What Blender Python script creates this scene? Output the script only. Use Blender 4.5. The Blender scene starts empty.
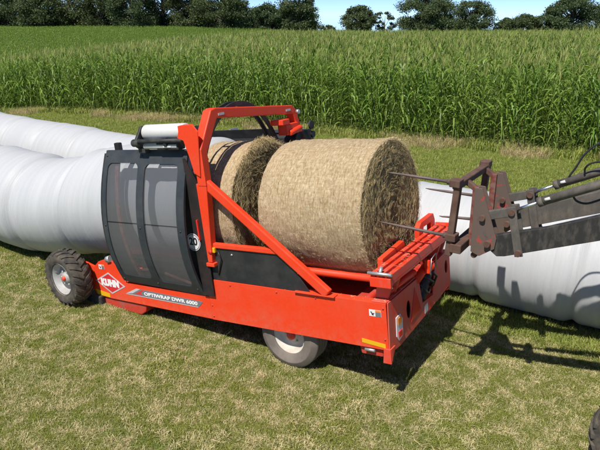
import bpy, bmesh, math, random
import numpy as np
from mathutils import Vector, Matrix, noise
from mathutils.geometry import tessellate_polygon
R = math.radians
PI = math.pi
random.seed(7)
rng = np.random.default_rng(7)
scene = bpy.context.scene
COL = scene.collection

# ------------------------------------------------------------------ camera
CAM_H = 3.77
cam = bpy.data.cameras.new('camera'); cam.sensor_width = 36; cam.lens = 36 * 610 / 600
cam.clip_start = .05; cam.clip_end = 4000
camo = bpy.data.objects.new('camera', cam); COL.objects.link(camo)
camo.location = (0, 0, CAM_H); camo.rotation_euler = (R(90 - 19.0), 0, 0)
scene.camera = camo
# ------------------------------------------------------------------ light
SUN = Vector((-.37, -.54, 1.0)).normalized()          # towards the sun
EL = math.asin(SUN.z); AZS = math.atan2(SUN.x, SUN.y)
sl = bpy.data.lights.new('sun', 'SUN'); sl.energy = 4.6; sl.angle = R(.53); sl.color = (1, .955, .88)
so = bpy.data.objects.new('sun', sl); COL.objects.link(so)
so.rotation_euler = SUN.to_track_quat('Z', 'Y').to_euler(); so.location = (-20, -30, 50)
wd = bpy.data.worlds.new('World'); scene.world = wd; wd.use_nodes = True
nt = wd.node_tree; bg = nt.nodes['Background']
sky = nt.nodes.new('ShaderNodeTexSky'); sky.sky_type = 'NISHITA'; sky.sun_disc = False
sky.sun_elevation = EL; sky.sun_rotation = AZS % (2 * PI); sky.air_density = .55; sky.dust_density = .0; sky.ozone_density = 5.0; sky.altitude = 4000
nt.links.new(sky.outputs[0], bg.inputs[0]); bg.inputs[1].default_value = .125
scene.view_settings.view_transform = 'Standard'; scene.view_settings.look = 'None'
scene.view_settings.exposure = 0.32; scene.view_settings.gamma = 1

# ------------------------------------------------------------------ materials
MATS = {}
def nn(t, ty, **k):
    n = t.nodes.new(ty)
    for a, v in k.items(): setattr(n, a, v)
    return n
def ramp(t, src, stops):
    r = nn(t, 'ShaderNodeValToRGB'); e = r.color_ramp.elements
    while len(e) < len(stops): e.new(.5)
    for i, (p, c) in enumerate(stops):
        e[i].position = p; e[i].color = (*c, 1) if len(c) == 3 else c
    t.links.new(src, r.inputs[0]); return r.outputs[0]
def noisetex(t, vec, scale, detail=4, rough=.55, dist=0.0):
    n = nn(t, 'ShaderNodeTexNoise'); n.inputs['Scale'].default_value = scale; n.inputs['Detail'].default_value = detail
    n.inputs['Roughness'].default_value = rough; n.inputs['Distortion'].default_value = dist
    if vec is not None: t.links.new(vec, n.inputs['Vector'])
    return n.outputs['Fac']
def mapping(t, src, scale=(1, 1, 1), rot=(0, 0, 0)):
    m = nn(t, 'ShaderNodeMapping'); m.inputs['Scale'].default_value = scale; m.inputs['Rotation'].default_value = rot
    t.links.new(src, m.inputs['Vector']); return m.outputs[0]
def mixc(t, fac, a, b, mode='MIX'):
    m = nn(t, 'ShaderNodeMix', data_type='RGBA', blend_type=mode)
    for s, v in ((0, fac), (6, a), (7, b)):
        if hasattr(v, 'links'): t.links.new(v, m.inputs[s])
        elif s == 0: m.inputs[0].default_value = v
        else: m.inputs[s].default_value = (*v, 1)
    return m.outputs[2]
def mat(name, col, rough=.5, metal=0, spec=.5, coord='Object'):
    m = bpy.data.materials.new(name); m.use_nodes = True; t = m.node_tree
    b = t.nodes['Principled BSDF']
    b.inputs['Base Color'].default_value = (*col, 1); b.inputs['Roughness'].default_value = rough
    b.inputs['Metallic'].default_value = metal; b.inputs['Specular IOR Level'].default_value = spec
    MATS[name] = m; m['c'] = 1
    tc = nn(t, 'ShaderNodeTexCoord')
    return m, t, b, tc.outputs[coord]
def bump(t, b, h, strength=.3, dist=.01):
    n = nn(t, 'ShaderNodeBump'); n.inputs['Strength'].default_value = strength; n.inputs['Distance'].default_value = dist
    t.links.new(h, n.inputs['Height']); t.links.new(n.outputs[0], b.inputs['Normal'])
def worn(name, col, rough, dirt, damt, scale=6, metal=0, spec=.5, thr=(.42, .7), bmp=.15, streak=1.0):
    """paint or metal with dust/dirt in a shape of its own"""
    m, t, b, v = mat(name, col, rough, metal, spec)
    a = noisetex(t, mapping(t, v, (1, 1, streak)), scale, 8, .65)
    f = ramp(t, a, [(thr[0], (0, 0, 0)), (thr[1], (damt,) * 3)])
    fine = noisetex(t, v, scale * 14, 3, .6)
    c0 = mixc(t, fine, tuple(x * .86 for x in col), tuple(min(1, x * 1.1) for x in col))
    t.links.new(mixc(t, f, c0, dirt), b.inputs['Base Color'])
    r = nn(t, 'ShaderNodeMapRange'); r.inputs[3].default_value = rough; r.inputs[4].default_value = min(1, rough + .35)
    t.links.new(a, r.inputs[0]); t.links.new(r.outputs[0], b.inputs['Roughness'])
    bump(t, b, fine, bmp, .002)
    return m
REDC = (.80, .047, .007)
worn('red_paint', REDC, .42, (.50, .16, .09), .30, 2.2, thr=(.45, .8), bmp=.05)
worn('red_dusty', (.76, .048, .018), .45, (.36, .20, .15), .62, 5, thr=(.36, .66), streak=.5)
worn('red_beam', (.80, .045, .012), .4, (.36, .17, .12), .55, 7, thr=(.45, .68), streak=.5)
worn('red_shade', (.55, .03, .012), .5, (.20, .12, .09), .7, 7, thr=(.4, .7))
worn('curtain_gray', (.022, .029, .036), .42, (.10, .10, .09), .3, 3)
worn('black_panel', (.014, .016, .018), .45, (.08, .07, .06), .35, 4, bmp=.04)
worn('black_metal', (.018, .019, .021), .45, (.12, .11, .09), .5, 8)
worn('black_dark', (.010, .008, .008), .6, (.05, .02, .016), .6, 8)
worn('rusty_steel', (.085, .040, .028), .7, (.165, .10, .072), .75, 9, thr=(.35, .7), bmp=.4)
worn('rusty_dim_red', (.16, .030, .024), .7, (.22, .13, .10), .8, 12, thr=(.4, .6), bmp=.4)
worn('worn_plate', (.12, .085, .068), .7, (.38, .045, .035), .95, 9, thr=(.58, .62), bmp=.4)
worn('old_black_paint', (.022, .021, .020), .5, (.13, .11, .09), .6, 16, thr=(.46, .70), bmp=.3, streak=.4)
worn('weathered_gray', (.085, .076, .066), .6, (.20, .17, .14), .6, 14, thr=(.44, .72), bmp=.3, streak=.5)
worn('tine_steel', (.13, .10, .10), .45, (.25, .17, .13), .6, 9, metal=.4)
worn('silver', (.55, .56, .58), .35, (.3, .26, .2), .5, 12, metal=.7)
worn('chrome', (.75, .77, .8), .15, (.5, .5, .5), .3, 12, metal=1)
worn('tyre_rubber', (.028, .026, .025), .8, (.17, .14, .10), .75, 7, thr=(.35, .7), bmp=.3)
worn('tyre_smooth', (.12, .10, .088), .75, (.24, .20, .16), .8, 5, thr=(.3, .75), bmp=.15)
worn('rim_gray', (.42, .42, .41), .45, (.25, .20, .15), .6, 8)
worn('rim_cream', (.62, .58, .50), .5, (.34, .28, .21), .6, 6)
for nm_ in ('red_paint', 'red_beam'):
    m = MATS[nm_]; t = m.node_tree; b = t.nodes['Principled BSDF']; src = b.inputs['Base Color'].links[0].from_socket; tc = nn(t, 'ShaderNodeTexCoord')
    sc_ = noisetex(t, mapping(t, tc.outputs['Object'], (5, 5, 60), (0, .35, 0)), 1.6, 5, .7)
    c = mixc(t, ramp(t, sc_, [(.66, (0, 0, 0)), (.72, (.30,) * 3)]), src, (.62, .30, .22))
    low = nn(t, 'ShaderNodeSeparateXYZ'); t.links.new(tc.outputs['Object'], low.inputs[0])
    mr = nn(t, 'ShaderNodeMapRange'); mr.inputs[1].default_value = .85; mr.inputs[2].default_value = .60; mr.inputs[3].default_value = 0; mr.inputs[4].default_value = .30; t.links.new(low.outputs[2], mr.inputs[0])
    dn = noisetex(t, tc.outputs['Object'], 11, 6, .7)
    md_ = nn(t, 'ShaderNodeMath', operation='MULTIPLY'); t.links.new(mr.outputs[0], md_.inputs[0]); t.links.new(ramp(t, dn, [(.40, (0, 0, 0)), (.66, (1, 1, 1))]), md_.inputs[1])
    t.links.new(mixc(t, md_.outputs[0], c, (.42, .24, .15)), b.inputs['Base Color'])
for n_, c_, r_ in (('yellow', (.75, .42, .01), .4), ('white', (.8, .8, .78), .45), ('decal_gray', (.16, .17, .19), .4), ('decal_silver', (.5, .5, .5), .35),
                   ('ink', (.012, .012, .014), .5), ('logo_red', (.62, .03, .035), .4), ('orange', (.8, .22, .02), .3), ('lamp_red', (.70, .035, .025), .25),
                   ('sticker_white', (.75, .72, .72), .5), ('rubber', (.012, .012, .013), .45)):
    mat(n_, c_, r_)
worn('hose_black', (.013, .013, .015), .35, (.07, .065, .06), .4, 10)
worn('film_roll_white', (.62, .62, .60), .35, (.6, .58, .52), .3, 5, bmp=.05)
worn('cover_dark', (.012, .013, .015), .55, (.10, .09, .08), .4, 3, bmp=.04)
# clear guard sheet
m, t, b, v = mat('guard_sheet', (.5, .52, .55), .15)
tr = nn(t, 'ShaderNodeBsdfTransparent'); tr.inputs[0].default_value = (.90, .905, .915, 1)
gl = nn(t, 'ShaderNodeBsdfPrincipled'); gl.inputs['Base Color'].default_value = (.24, .245, .25, 1); gl.inputs['Roughness'].default_value = .22
mx = nn(t, 'ShaderNodeMixShader'); mx.inputs[0].default_value = .24
t.links.new(tr.outputs[0], mx.inputs[1]); t.links.new(gl.outputs[0], mx.inputs[2])
t.links.new(mx.outputs[0], t.nodes['Material Output'].inputs[0])
# white stretch film
m, t, b, v = mat('stretch_film', (.6, .6, .62), .52, 0, .32)
big = noisetex(t, mapping(t, v, (1.1, .5, .5)), 1.6, 4)
band = noisetex(t, mapping(t, v, (14, .35, .35)), 1.0, 5, .6, .3)
wr = noisetex(t, mapping(t, v, (30, 2.2, 2.2)), 1.0, 6, .65, .6)
c = mixc(t, big, (.44, .45, .465), (.545, .55, .555))
c = mixc(t, ramp(t, band, [(.35, (0, 0, 0)), (.62, (.55,) * 3)]), c, (.43, .44, .455))
t.links.new(c, b.inputs['Base Color'])
ad = nn(t, 'ShaderNodeMath', operation='ADD'); t.links.new(band, ad.inputs[0])
ml = nn(t, 'ShaderNodeMath', operation='MULTIPLY'); t.links.new(wr, ml.inputs[0]); ml.inputs[1].default_value = .9
t.links.new(ml.outputs[0], ad.inputs[1]); bump(t, b, ad.outputs[0], .42, .02)
# hay: net-wrapped side
m, t, b, v = mat('hay_side', (.5, .38, .22), .85, 0, .2)
st = noisetex(t, mapping(t, v, (55, 16, 16)), 1.0, 7, .75, .4)
st2 = noisetex(t, mapping(t, v, (9, 40, 40)), 1.0, 4, .7)
cl = noisetex(t, v, 2.3, 4, .6)
c = ramp(t, st, [(.30, (.20, .13, .055)), (.43, (.50, .36, .19)), (.54, (.68, .54, .33)), (.70, (.86, .75, .54))])
c = mixc(t, ramp(t, st2, [(.35, (.5,) * 3), (.6, (0, 0, 0))]), c, (.30, .20, .095))
c = mixc(t, ramp(t, cl, [(.38, (.25,) * 3), (.62, (0, 0, 0))]), c, (.46, .33, .20))
net = nn(t, 'ShaderNodeTexWave', wave_type='BANDS', bands_direction='X'); net.inputs['Scale'].default_value = 11; net.inputs['Distortion'].default_value = 1.2
net.inputs['Detail'].default_value = 2; t.links.new(v, net.inputs[0])
c = mixc(t, ramp(t, net.outputs['Fac'], [(.86, (0, 0, 0)), (.97, (.38,) * 3)]), c, (.66, .44, .36))
t.links.new(c, b.inputs['Base Color']); bump(t, b, st, .9, .03)
# hay: cut end
m, t, b, v = mat('hay_end', (.2, .15, .08), .9, 0, .15)
sep = nn(t, 'ShaderNodeSeparateXYZ'); t.links.new(v, sep.inputs[0])
def math2(op, a, bb):
    n = nn(t, 'ShaderNodeMath', operation=op)
    for i, q in enumerate((a, bb)):
        if q is None: continue
        if hasattr(q, 'links'): t.links.new(q, n.inputs[i])
        else: n.inputs[i].default_value = q
    return n.outputs[0]
rad = math2('SQRT', math2('ADD', math2('POWER', sep.outputs[1], 2), math2('POWER', sep.outputs[2], 2)), None)
ang = math2('ARCTAN2', sep.outputs[1], sep.outputs[2])
cb = nn(t, 'ShaderNodeCombineXYZ'); t.links.new(math2('MULTIPLY', rad, 26), cb.inputs[0]); t.links.new(math2('MULTIPLY', ang, 3.2), cb.inputs[1]); t.links.new(math2('MULTIPLY', sep.outputs[0], 8), cb.inputs[2])
sw = noisetex(t, cb.outputs[0], 1.0, 7, .75, .8)
fn = noisetex(t, v, 34, 5, .75)
c = ramp(t, sw, [(.30, (.09, .065, .028)), (.45, (.26, .195, .09)), (.58, (.44, .34, .17)), (.75, (.62, .51, .30))])
c = mixc(t, ramp(t, fn, [(.42, (0, 0, 0)), (.66, (.65,) * 3)]), c, (.42, .33, .17))
t.links.new(c, b.inputs['Base Color']); bump(t, b, sw, 1.0, .05)
def leafy(name, c1, c2, c3, trans=.3, rough=.55, patch=None, psc=1.0):
    m, t, b, v = mat(name, c1, rough, 0, .35)
    oi = nn(t, 'ShaderNodeObjectInfo'); geo = nn(t, 'ShaderNodeNewGeometry')
    c = ramp(t, oi.outputs['Random'], [(0, c1), (.5, c2), (1, c3)])
    isl = nn(t, 'ShaderNodeMapRange'); t.links.new(geo.outputs['Random Per Island'], isl.inputs[0]); isl.inputs[3].default_value = .5; isl.inputs[4].default_value = 1.4
    hv = nn(t, 'ShaderNodeHueSaturation'); t.links.new(c, hv.inputs['Color']); t.links.new(isl.outputs[0], hv.inputs['Value'])
    c = hv.outputs[0]
    if patch:
        n1 = noisetex(t, geo.outputs['Position'], psc, 5, .7)
        ad = nn(t, 'ShaderNodeMath', operation='ADD'); t.links.new(n1, ad.inputs[0])
        mm = nn(t, 'ShaderNodeMath', operation='MULTIPLY_ADD'); t.links.new(geo.outputs['Random Per Island'], mm.inputs[0]); mm.inputs[1].default_value = .34; mm.inputs[2].default_value = -.17
        t.links.new(mm.outputs[0], ad.inputs[1])
        # the grassy strip beyond the machine stays greener
        sp = nn(t, 'ShaderNodeSeparateXYZ'); t.links.new(geo.outputs['Position'], sp.inputs[0])
        mr = nn(t, 'ShaderNodeMapRange'); t.links.new(sp.outputs[1], mr.inputs[0]); mr.inputs[1].default_value = 8; mr.inputs[2].default_value = 11.5; mr.inputs[3].default_value = 0; mr.inputs[4].default_value = -.10
        ad2 = nn(t, 'ShaderNodeMath', operation='ADD'); t.links.new(ad.outputs[0], ad2.inputs[0]); t.links.new(mr.outputs[0], ad2.inputs[1])
        f = ramp(t, ad2.outputs[0], [(.525, (0, 0, 0)), (.635, (1, 1, 1))])
        c = mixc(t, f, c, patch)
    t.links.new(c, b.inputs['Base Color'])
    tl = nn(t, 'ShaderNodeBsdfTranslucent'); t.links.new(c, tl.inputs[0])
    mx = nn(t, 'ShaderNodeMixShader'); mx.inputs[0].default_value = trans
    t.links.new(b.outputs[0], mx.inputs[1]); t.links.new(tl.outputs[0], mx.inputs[2]); t.links.new(mx.outputs[0], t.nodes['Material Output'].inputs[0])
leafy('corn_leaf', (.125, .225, .032), (.172, .27, .042), (.23, .31, .060), .36, .45)
leafy('corn_tassel', (.50, .53, .16), (.57, .58, .20), (.42, .49, .12), .4, .7)
leafy('grass_blade', (.225, .27, .042), (.295, .325, .062), (.41, .40, .125), .35, .6, patch=(.80, .70, .40), psc=5.2)
leafy('lush_blade', (.26, .34, .060), (.34, .39, .085), (.45, .44, .15), .35, .6)
leafy('dry_grass', (.68, .55, .31), (.58, .48, .26), (.40, .38, .16), .3, .8)
leafy('tree_leaf', (.095, .140, .060), (.11, .150, .060), (.12, .155, .060), 0.38, .6)
leafy('pale_leaf', (.075, .10, .05), (.09, .11, .06), (.10, .12, .07), .22, .6)
leafy('hay_strand', (.62, .49, .26), (.62, .49, .26), (.62, .49, .26), .25, .8)
leafy('net_strand', (.72, .58, .36), (.72, .58, .36), (.72, .58, .36), .1, .8)
worn('bark', (.09, .075, .058), .9, (.16, .15, .13), .6, 3)
# ground
m, t, b, v = mat('ground_soil', (.2, .17, .1), .95, 0, .1)
geo = nn(t, 'ShaderNodeNewGeometry'); P = geo.outputs['Position']
pt = noisetex(t, P, 5.2, 6, .7); fi = noisetex(t, P, 38, 6, .75)
g = ramp(t, fi, [(.33, (.06, .08, .018)), (.5, (.16, .20, .045)), (.66, (.29, .31, .10))])
s = ramp(t, fi, [(.33, (.16, .11, .06)), (.5, (.42, .33, .19)), (.68, (.62, .52, .33))])
sp = nn(t, 'ShaderNodeSeparateXYZ'); t.links.new(P, sp.inputs[0])
mr = nn(t, 'ShaderNodeMapRange'); t.links.new(sp.outputs[1], mr.inputs[0]); mr.inputs[1].default_value = 8; mr.inputs[2].default_value = 11.5; mr.inputs[3].default_value = 0; mr.inputs[4].default_value = -.13
ad = nn(t, 'ShaderNodeMath', operation='ADD'); t.links.new(pt, ad.inputs[0]); t.links.new(mr.outputs[0], ad.inputs[1])
c = mixc(t, ramp(t, ad.outputs[0], [(.50, (0, 0, 0)), (.61, (1, 1, 1))]), g, s)
t.links.new(c, b.inputs['Base Color']); bump(t, b, fi, .9, .03)

# ------------------------------------------------------------------ mesh builder
class MB:
    def __init__(s): s.v = []; s.f = []; s.mi = []; s.cur = 0; s.sm = []; s.smooth = False
    def add(s, vs, fs, smooth=None):
        o = len(s.v); s.v.extend(vs); s.f.extend([tuple(i + o for i in f) for f in fs]); s.mi += [s.cur] * len(fs)
        s.sm += [s.smooth if smooth is None else smooth] * len(fs); return s
    def box(s, x, y, z):
        x0, x1 = x; y0, y1 = y; z0, z1 = z
        vs = [(a, b_, c_) for a in (x0, x1) for b_ in (y0, y1) for c_ in (z0, z1)]
        return s.add(vs, [(0, 1, 3, 2), (4, 6, 7, 5), (0, 4, 5, 1), (2, 3, 7, 6), (0, 2, 6, 4), (1, 5, 7, 3)])
    def prism(s, poly, axis, lo, hi, holes=()):
        """2-D polygon (+holes) extruded along axis 0/1/2; the two other coordinates in order"""
        def P(p, k):
            q = [p[0], p[1]]; q.insert(axis, k); return tuple(q)
        loops = [list(poly)] + [list(h) for h in holes]
        tri = tessellate_polygon([[Vector((p[0], p[1], 0)) for p in l] for l in loops])
        flat = [p for l in loops for p in l]; n = len(flat)
        vs = [P(p, lo) for p in flat] + [P(p, hi) for p in flat]
        fs = [tuple(q) for q in tri] + [tuple(i + n for i in reversed(q)) for q in tri]
        o = 0
        for l in loops:
            k = len(l)
            for i in range(k): a, b_ = o + i, o + (i + 1) % k; fs.append((a, b_, b_ + n, a + n))
            o += k
        return s.add(vs, fs)
    def tube(s, pts, r, seg=10, cap=True, smooth=True, flat=1.0):
        pts = [Vector(p) for p in pts]; n = len(pts); rr = r if isinstance(r, (list, tuple)) else [r] * n
        vs = []; fs = []
        d0 = (pts[1] - pts[0]).normalized(); up = Vector((0, 0, 1)) if abs(d0.z) < .9 else Vector((1, 0, 0))
        nx = d0.cross(up).normalized()
        for i, p in enumerate(pts):
            d = (pts[min(i + 1, n - 1)] - pts[max(i - 1, 0)]).normalized()
            nx = (nx - d * nx.dot(d)).normalized(); ny = d.cross(nx)
            for k in range(seg):
                a = 2 * PI * k / seg; vs.append(tuple(p + nx * math.cos(a) * rr[i] + ny * math.sin(a) * rr[i] * flat))
        for i in range(n - 1):
            for k in range(seg): k2 = (k + 1) % seg; fs.append((i * seg + k, i * seg + k2, (i + 1) * seg + k2, (i + 1) * seg + k))
        s.add(vs, fs, smooth)
        if cap: s.add(vs[:seg], [tuple(range(seg - 1, -1, -1))], False); s.add(vs[-seg:], [tuple(range(seg))], False)
        return s
    def beam(s, p, q, wd, ht, up=(0, 0, 1)):
        p = Vector(p); q = Vector(q); d = (q - p).normalized(); up = Vector(up)
        sx = d.cross(up).normalized(); uz = sx.cross(d)
        vs = [tuple(e + sx * a * wd / 2 + uz * b_ * ht / 2) for e in (p, q) for a, b_ in ((-1, -1), (1, -1), (1, 1), (-1, 1))]
        return s.add(vs, [(0, 3, 2, 1), (4, 5, 6, 7)] + [(i, (i + 1) % 4, 4 + (i + 1) % 4, 4 + i) for i in range(4)])
    def lathe(s, prof, axis=1, seg=48, origin=(0, 0, 0), smooth=True, a0=0, a1=2 * PI):
        """prof: (radius, position along axis)"""
        full = abs(a1 - a0 - 2 * PI) < 1e-6; m = seg if full else seg + 1
        vs = []; fs = []
        for (r, h) in prof:
            for k in range(m):
                a = a0 + (a1 - a0) * k / seg; q = [r * math.cos(a), r * math.sin(a)]; q.insert(axis, h)
                vs.append((q[0] + origin[0], q[1] + origin[1], q[2] + origin[2]))
        for i in range(len(prof) - 1):
            for k in range(seg):
                k2 = (k + 1) % m; fs.append((i * m + k, i * m + k2, (i + 1) * m + k2, (i + 1) * m + k))
        return s.add(vs, fs, smooth)
    def build(s, name, mats, parent=None, bevel=0, flipy=True, fix=True):
        me = bpy.data.meshes.new(name)
        v = [(x, -y, z) for x, y, z in s.v] if flipy else s.v
        me.from_pydata(v, [], s.f)
        for mm in (mats if isinstance(mats, (list, tuple)) else [mats]): me.materials.append(MATS[mm])
        me.polygons.foreach_set('material_index', s.mi); me.polygons.foreach_set('use_smooth', s.sm)
        if fix:
            bm = bmesh.new(); bm.from_mesh(me); bmesh.ops.remove_doubles(bm, verts=bm.verts, dist=1e-5)
            bmesh.ops.recalc_face_normals(bm, faces=bm.faces); bm.to_mesh(me); bm.free()
        me.update()
        o = bpy.data.objects.new(name, me); COL.objects.link(o)
        if parent: o.parent = parent
        if bevel:
            md = o.modifiers.new('bevel', 'BEVEL'); md.width = bevel; md.segments = 2; md.limit_method = 'ANGLE'; md.angle_limit = R(35)
        return o
def tag(o, label=None, cat=None, group=None, kind=None):
    for k, v in (('label', label), ('category', cat), ('group', group), ('kind', kind)):
        if v: o[k] = v
    return o
def empty(name, mtx, **k):
    o = bpy.data.objects.new(name, None); COL.objects.link(o); o.empty_display_size = .3; o.matrix_world = mtx
    return tag(o, **k)
def rrect(x0, x1, y0, y1, r, n=4):
    pts = []
    for cx, cy, a in ((x1 - r, y1 - r, 0), (x0 + r, y1 - r, 90), (x0 + r, y0 + r, 180), (x1 - r, y0 + r, 270)):
        for i in range(n + 1):
            w = R(a + 90 * i / n); pts.append((cx + r * math.cos(w), cy + r * math.sin(w)))
    return pts
def ell(cx, cy, rx, ry, n=20): return [(cx + rx * math.cos(2 * PI * i / n), cy + ry * math.sin(2 * PI * i / n)) for i in range(n)]

# ------------------------------------------------------------------ terrain
def sm(a, b, x):
    x = max(0., min(1., (x - a) / (b - a))); return x * x * (3 - 2 * x)
CE0 = Vector((8.25, 16.44)); CE1 = Vector((-13.74, 28.26)); CU = (CE1 - CE0).normalized(); CN = Vector((-CU.y, CU.x))
if CN.y < 0: CN = -CN
def ground(x, y):
    d = math.hypot(x, y)
    left = sm(2, -24, x + .10 * max(0, y - 20))
    z = -1.75 * left * sm(22, 42, d)
    dr = 42 + 12 * (1 - left)
    dip = sm(dr, dr + 26, y + .2 * abs(x))
    z += dip * (-4.3 - z) * 1.0
    z += (1.35 + 1.3 * sm(.04, -.22, x / max(y, 1))) * sm(80, 200, d) * dip
    if d > 232: z -= (d - 232) * .032
    z += .10 * noise.noise(Vector((x * .06, y * .06, 3))) * sm(14, 40, d) * 3
    z += .10 * sm(-3.4, -5.6, x) * sm(22, 14, y) if y < 22 else 0
    z += .03 * noise.noise(Vector((x * .5, y * .5, 1))) * sm(5.0, 9, d)
    return z
def axis_vals(lo, hi, core0, core1, step):
    v = list(np.arange(core0, core1 + 1e-6, step)); s_ = step; x = core1
    while x < hi: s_ *= 1.12; x += s_; v.append(x)
    s_ = step; x = core0
    while x > lo: s_ *= 1.12; x -= s_; v.insert(0, x)
    return v
xs = axis_vals(-900, 900, -9, 9, .22); ys = axis_vals(-120, 1500, 2, 22, .22)
vs = [(x, y, ground(x, y)) for y in ys for x in xs]; nx_ = len(xs)
fs = [(j * nx_ + i, j * nx_ + i + 1, (j + 1) * nx_ + i + 1, (j + 1) * nx_ + i) for j in range(len(ys) - 1) for i in range(nx_ - 1)]
g = MB(); g.add(vs, fs, True); tag(g.build('grass_field_ground', 'ground_soil', flipy=False, fix=False), kind='structure')

# ------------------------------------------------------------------ machine frame
AZ = R(57.2); TL = R(7.05)
U = Vector((-math.sin(AZ) * math.cos(TL), math.cos(AZ) * math.cos(TL), -math.sin(TL)))
V = Vector((math.cos(AZ), math.sin(AZ), 0)); Wv = V.cross(U); Wv = Wv if Wv.z > 0 else -Wv
R0 = Vector((.825, 5.314, 1.13)) - Wv * 1.13
def frame_m(o, x, y, z): return Matrix(((x.x, y.x, z.x, o.x), (x.y, y.y, z.y, o.y), (x.z, y.z, z.z, o.z), (0, 0, 0, 1)))
MW = empty('bale_wrapper', frame_m(R0, U, -V, Wv), label='red and black inline bale wrapper carrying two round hay bales on the grass', cat='bale wrapper')
UH = Vector((-math.sin(AZ), math.cos(AZ), 0)); ZZ = Vector((0, 0, 1))
def Wp(a, b, c): return R0 + U * a + V * b + Wv * c
# local (a, b, c): a to the front (left in the picture), b to the far side, c up

BW = 1.72
def text_mesh(body, size, parent, name, mt, at, shear=0, extr=.0015, off=0, xs=1.0, spacing=1.0):
    cu = bpy.data.curves.new(name, 'FONT'); cu.body = body; cu.size = size; cu.shear = shear; cu.extrude = extr; cu.offset = off
    cu.align_x = 'CENTER'; cu.align_y = 'CENTER'; cu.space_character = spacing; cu.resolution_u = 3
    to = bpy.data.objects.new('tmp', cu); COL.objects.link(to)
    dg = bpy.context.evaluated_depsgraph_get(); me = bpy.data.meshes.new_from_object(to.evaluated_get(dg))
    bpy.data.objects.remove(to); me.materials.clear(); me.materials.append(MATS[mt]); me.name = name
    o = bpy.data.objects.new(name, me); COL.objects.link(o); o.parent = parent
    a, b, c, rot = at
    # text x -> -a, text y -> c, normal towards near side
    M = Matrix(((-1, 0, 0, a), (0, 0, 1, -b), (0, 1, 0, c), (0, 0, 0, 1)))
    o.matrix_local = M @ Matrix.Rotation(R(rot), 4, 'Z') @ Matrix.Diagonal((xs, 1, 1, 1))
    return o

# side panels (near, far): sheet with folded top flange
for bb, sgn in ((0, 1), (BW, -1)):
    q = MB(); lo, hi = sorted((bb, bb + .012 * sgn))
    q.prism([(0, .635), (0, 1.13), (2.30, 1.13), (2.30, .615)], 1, lo, hi)
    q.box((.004, 2.296), tuple(sorted((bb + .014 * sgn, bb + .11 * sgn))), (1.112, 1.1285))
    q.box((.004, 2.296), tuple(sorted((bb + .014 * sgn, bb + .07 * sgn))), (.637, .655))
    sp_ = q.build('side_panel', 'red_paint', MW, .004)
    q = MB(); lo, hi = sorted((bb + .004 * sgn, bb + .016 * sgn))
    q.prism([(2.304, .615), (2.304, .905), (3.70, .905), (3.77, .93), (3.93, 1.185), (4.10, 1.20), (4.24, 1.155), (4.47, .985), (4.49, .77), (4.39, .655), (4.1, .638)], 1, lo, hi)
    q.box((2.31, 4.1), tuple(sorted((bb + .018 * sgn, bb + .09 * sgn))), (.887, .903))
    fp = q.build('front_panel', 'red_paint', MW, .004)
    q = MB(); lo, hi = sorted((bb + .010 * sgn, bb + .02 * sgn))
    q.prism([(.86, 1.131), (1.16, 1.53), (2.14, 1.53), (2.30, 1.45), (2.30, 1.131)], 1, lo, hi)
    q.build('cover_panel', 'black_panel', MW, .003)
    # sill bar above the black cover and the long diagonal brace
    q = MB(); q.beam((2.14, bb + .02 * sgn, 1.555), (1.20, bb + .02 * sgn, 1.555), .06, .055); q.build('top_rail', 'red_paint', MW, .008)
    q = MB(); q.beam((2.12, bb + .005 * sgn, 2.30), (.64, bb + .005 * sgn, 1.155), .07, .105); q.build('diagonal_brace', 'red_paint', MW, .012)
    q = MB(); q.beam((.56, bb + .012 * sgn, 1.136), (1.05, bb + .012 * sgn, 1.136), .085, .012); q.build('brace_foot', 'red_paint', MW, .003)
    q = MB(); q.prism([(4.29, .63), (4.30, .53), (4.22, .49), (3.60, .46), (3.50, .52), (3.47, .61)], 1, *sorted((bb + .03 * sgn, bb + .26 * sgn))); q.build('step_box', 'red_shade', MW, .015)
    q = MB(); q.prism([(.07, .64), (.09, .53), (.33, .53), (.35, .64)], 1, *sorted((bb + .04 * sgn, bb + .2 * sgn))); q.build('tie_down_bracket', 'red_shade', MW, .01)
    q = MB(); q.tube([(.16, bb + .015 * sgn, .60), (.27, bb + .015 * sgn, .60)], .018, 8); q.build('bracket_pin', 'silver', MW)
# chassis and bed
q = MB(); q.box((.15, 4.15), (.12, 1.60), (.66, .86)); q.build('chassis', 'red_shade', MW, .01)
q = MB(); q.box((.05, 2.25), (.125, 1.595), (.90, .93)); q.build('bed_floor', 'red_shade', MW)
for b_, s_ in ((.35, 1), (1.36, -1)):
    q = MB(); q.tube([(.06, b_, 1.235), (2.4, b_, 1.235)], .042, 14); q.build('cradle_rail', 'red_paint', MW)
    for a_ in (.2, 1.3, 2.3):
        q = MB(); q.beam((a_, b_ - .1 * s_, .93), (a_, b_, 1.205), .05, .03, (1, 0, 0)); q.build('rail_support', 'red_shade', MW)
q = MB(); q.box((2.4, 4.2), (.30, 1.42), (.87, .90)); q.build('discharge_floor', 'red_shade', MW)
# front fender arms over the wheel
for bb, sgn in ((0, 1), (BW, -1)):
    q = MB(); q.beam((4.66, bb - .10 * sgn, 1.22), (4.36, bb + .03 * sgn, 1.03), .035, .075); q.beam((4.70, bb - .04 * sgn, 1.11), (4.44, bb + .03 * sgn, .93), .03, .04); q.build('wheel_arm', 'red_paint', MW, .008)
    q = MB(); q.tube([(4.56, bb - .06 * sgn, 1.18), (4.86, bb - .14 * sgn, 1.30)], .018, 10); q.build('arm_rod', 'silver', MW)
    q = MB(); q.box((4.28, 4.62), tuple(sorted((bb - .05 * sgn, bb + .22 * sgn))), (.50, .66)); q.build('stub_axle', 'black_metal', MW, .02)
    q = MB(); q.tube([(4.05, bb + .008 * sgn, 1.20), (3.98, bb + .008 * sgn, 1.22)], .045, 10); q.build('hinge_boss', 'silver', MW)

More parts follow.
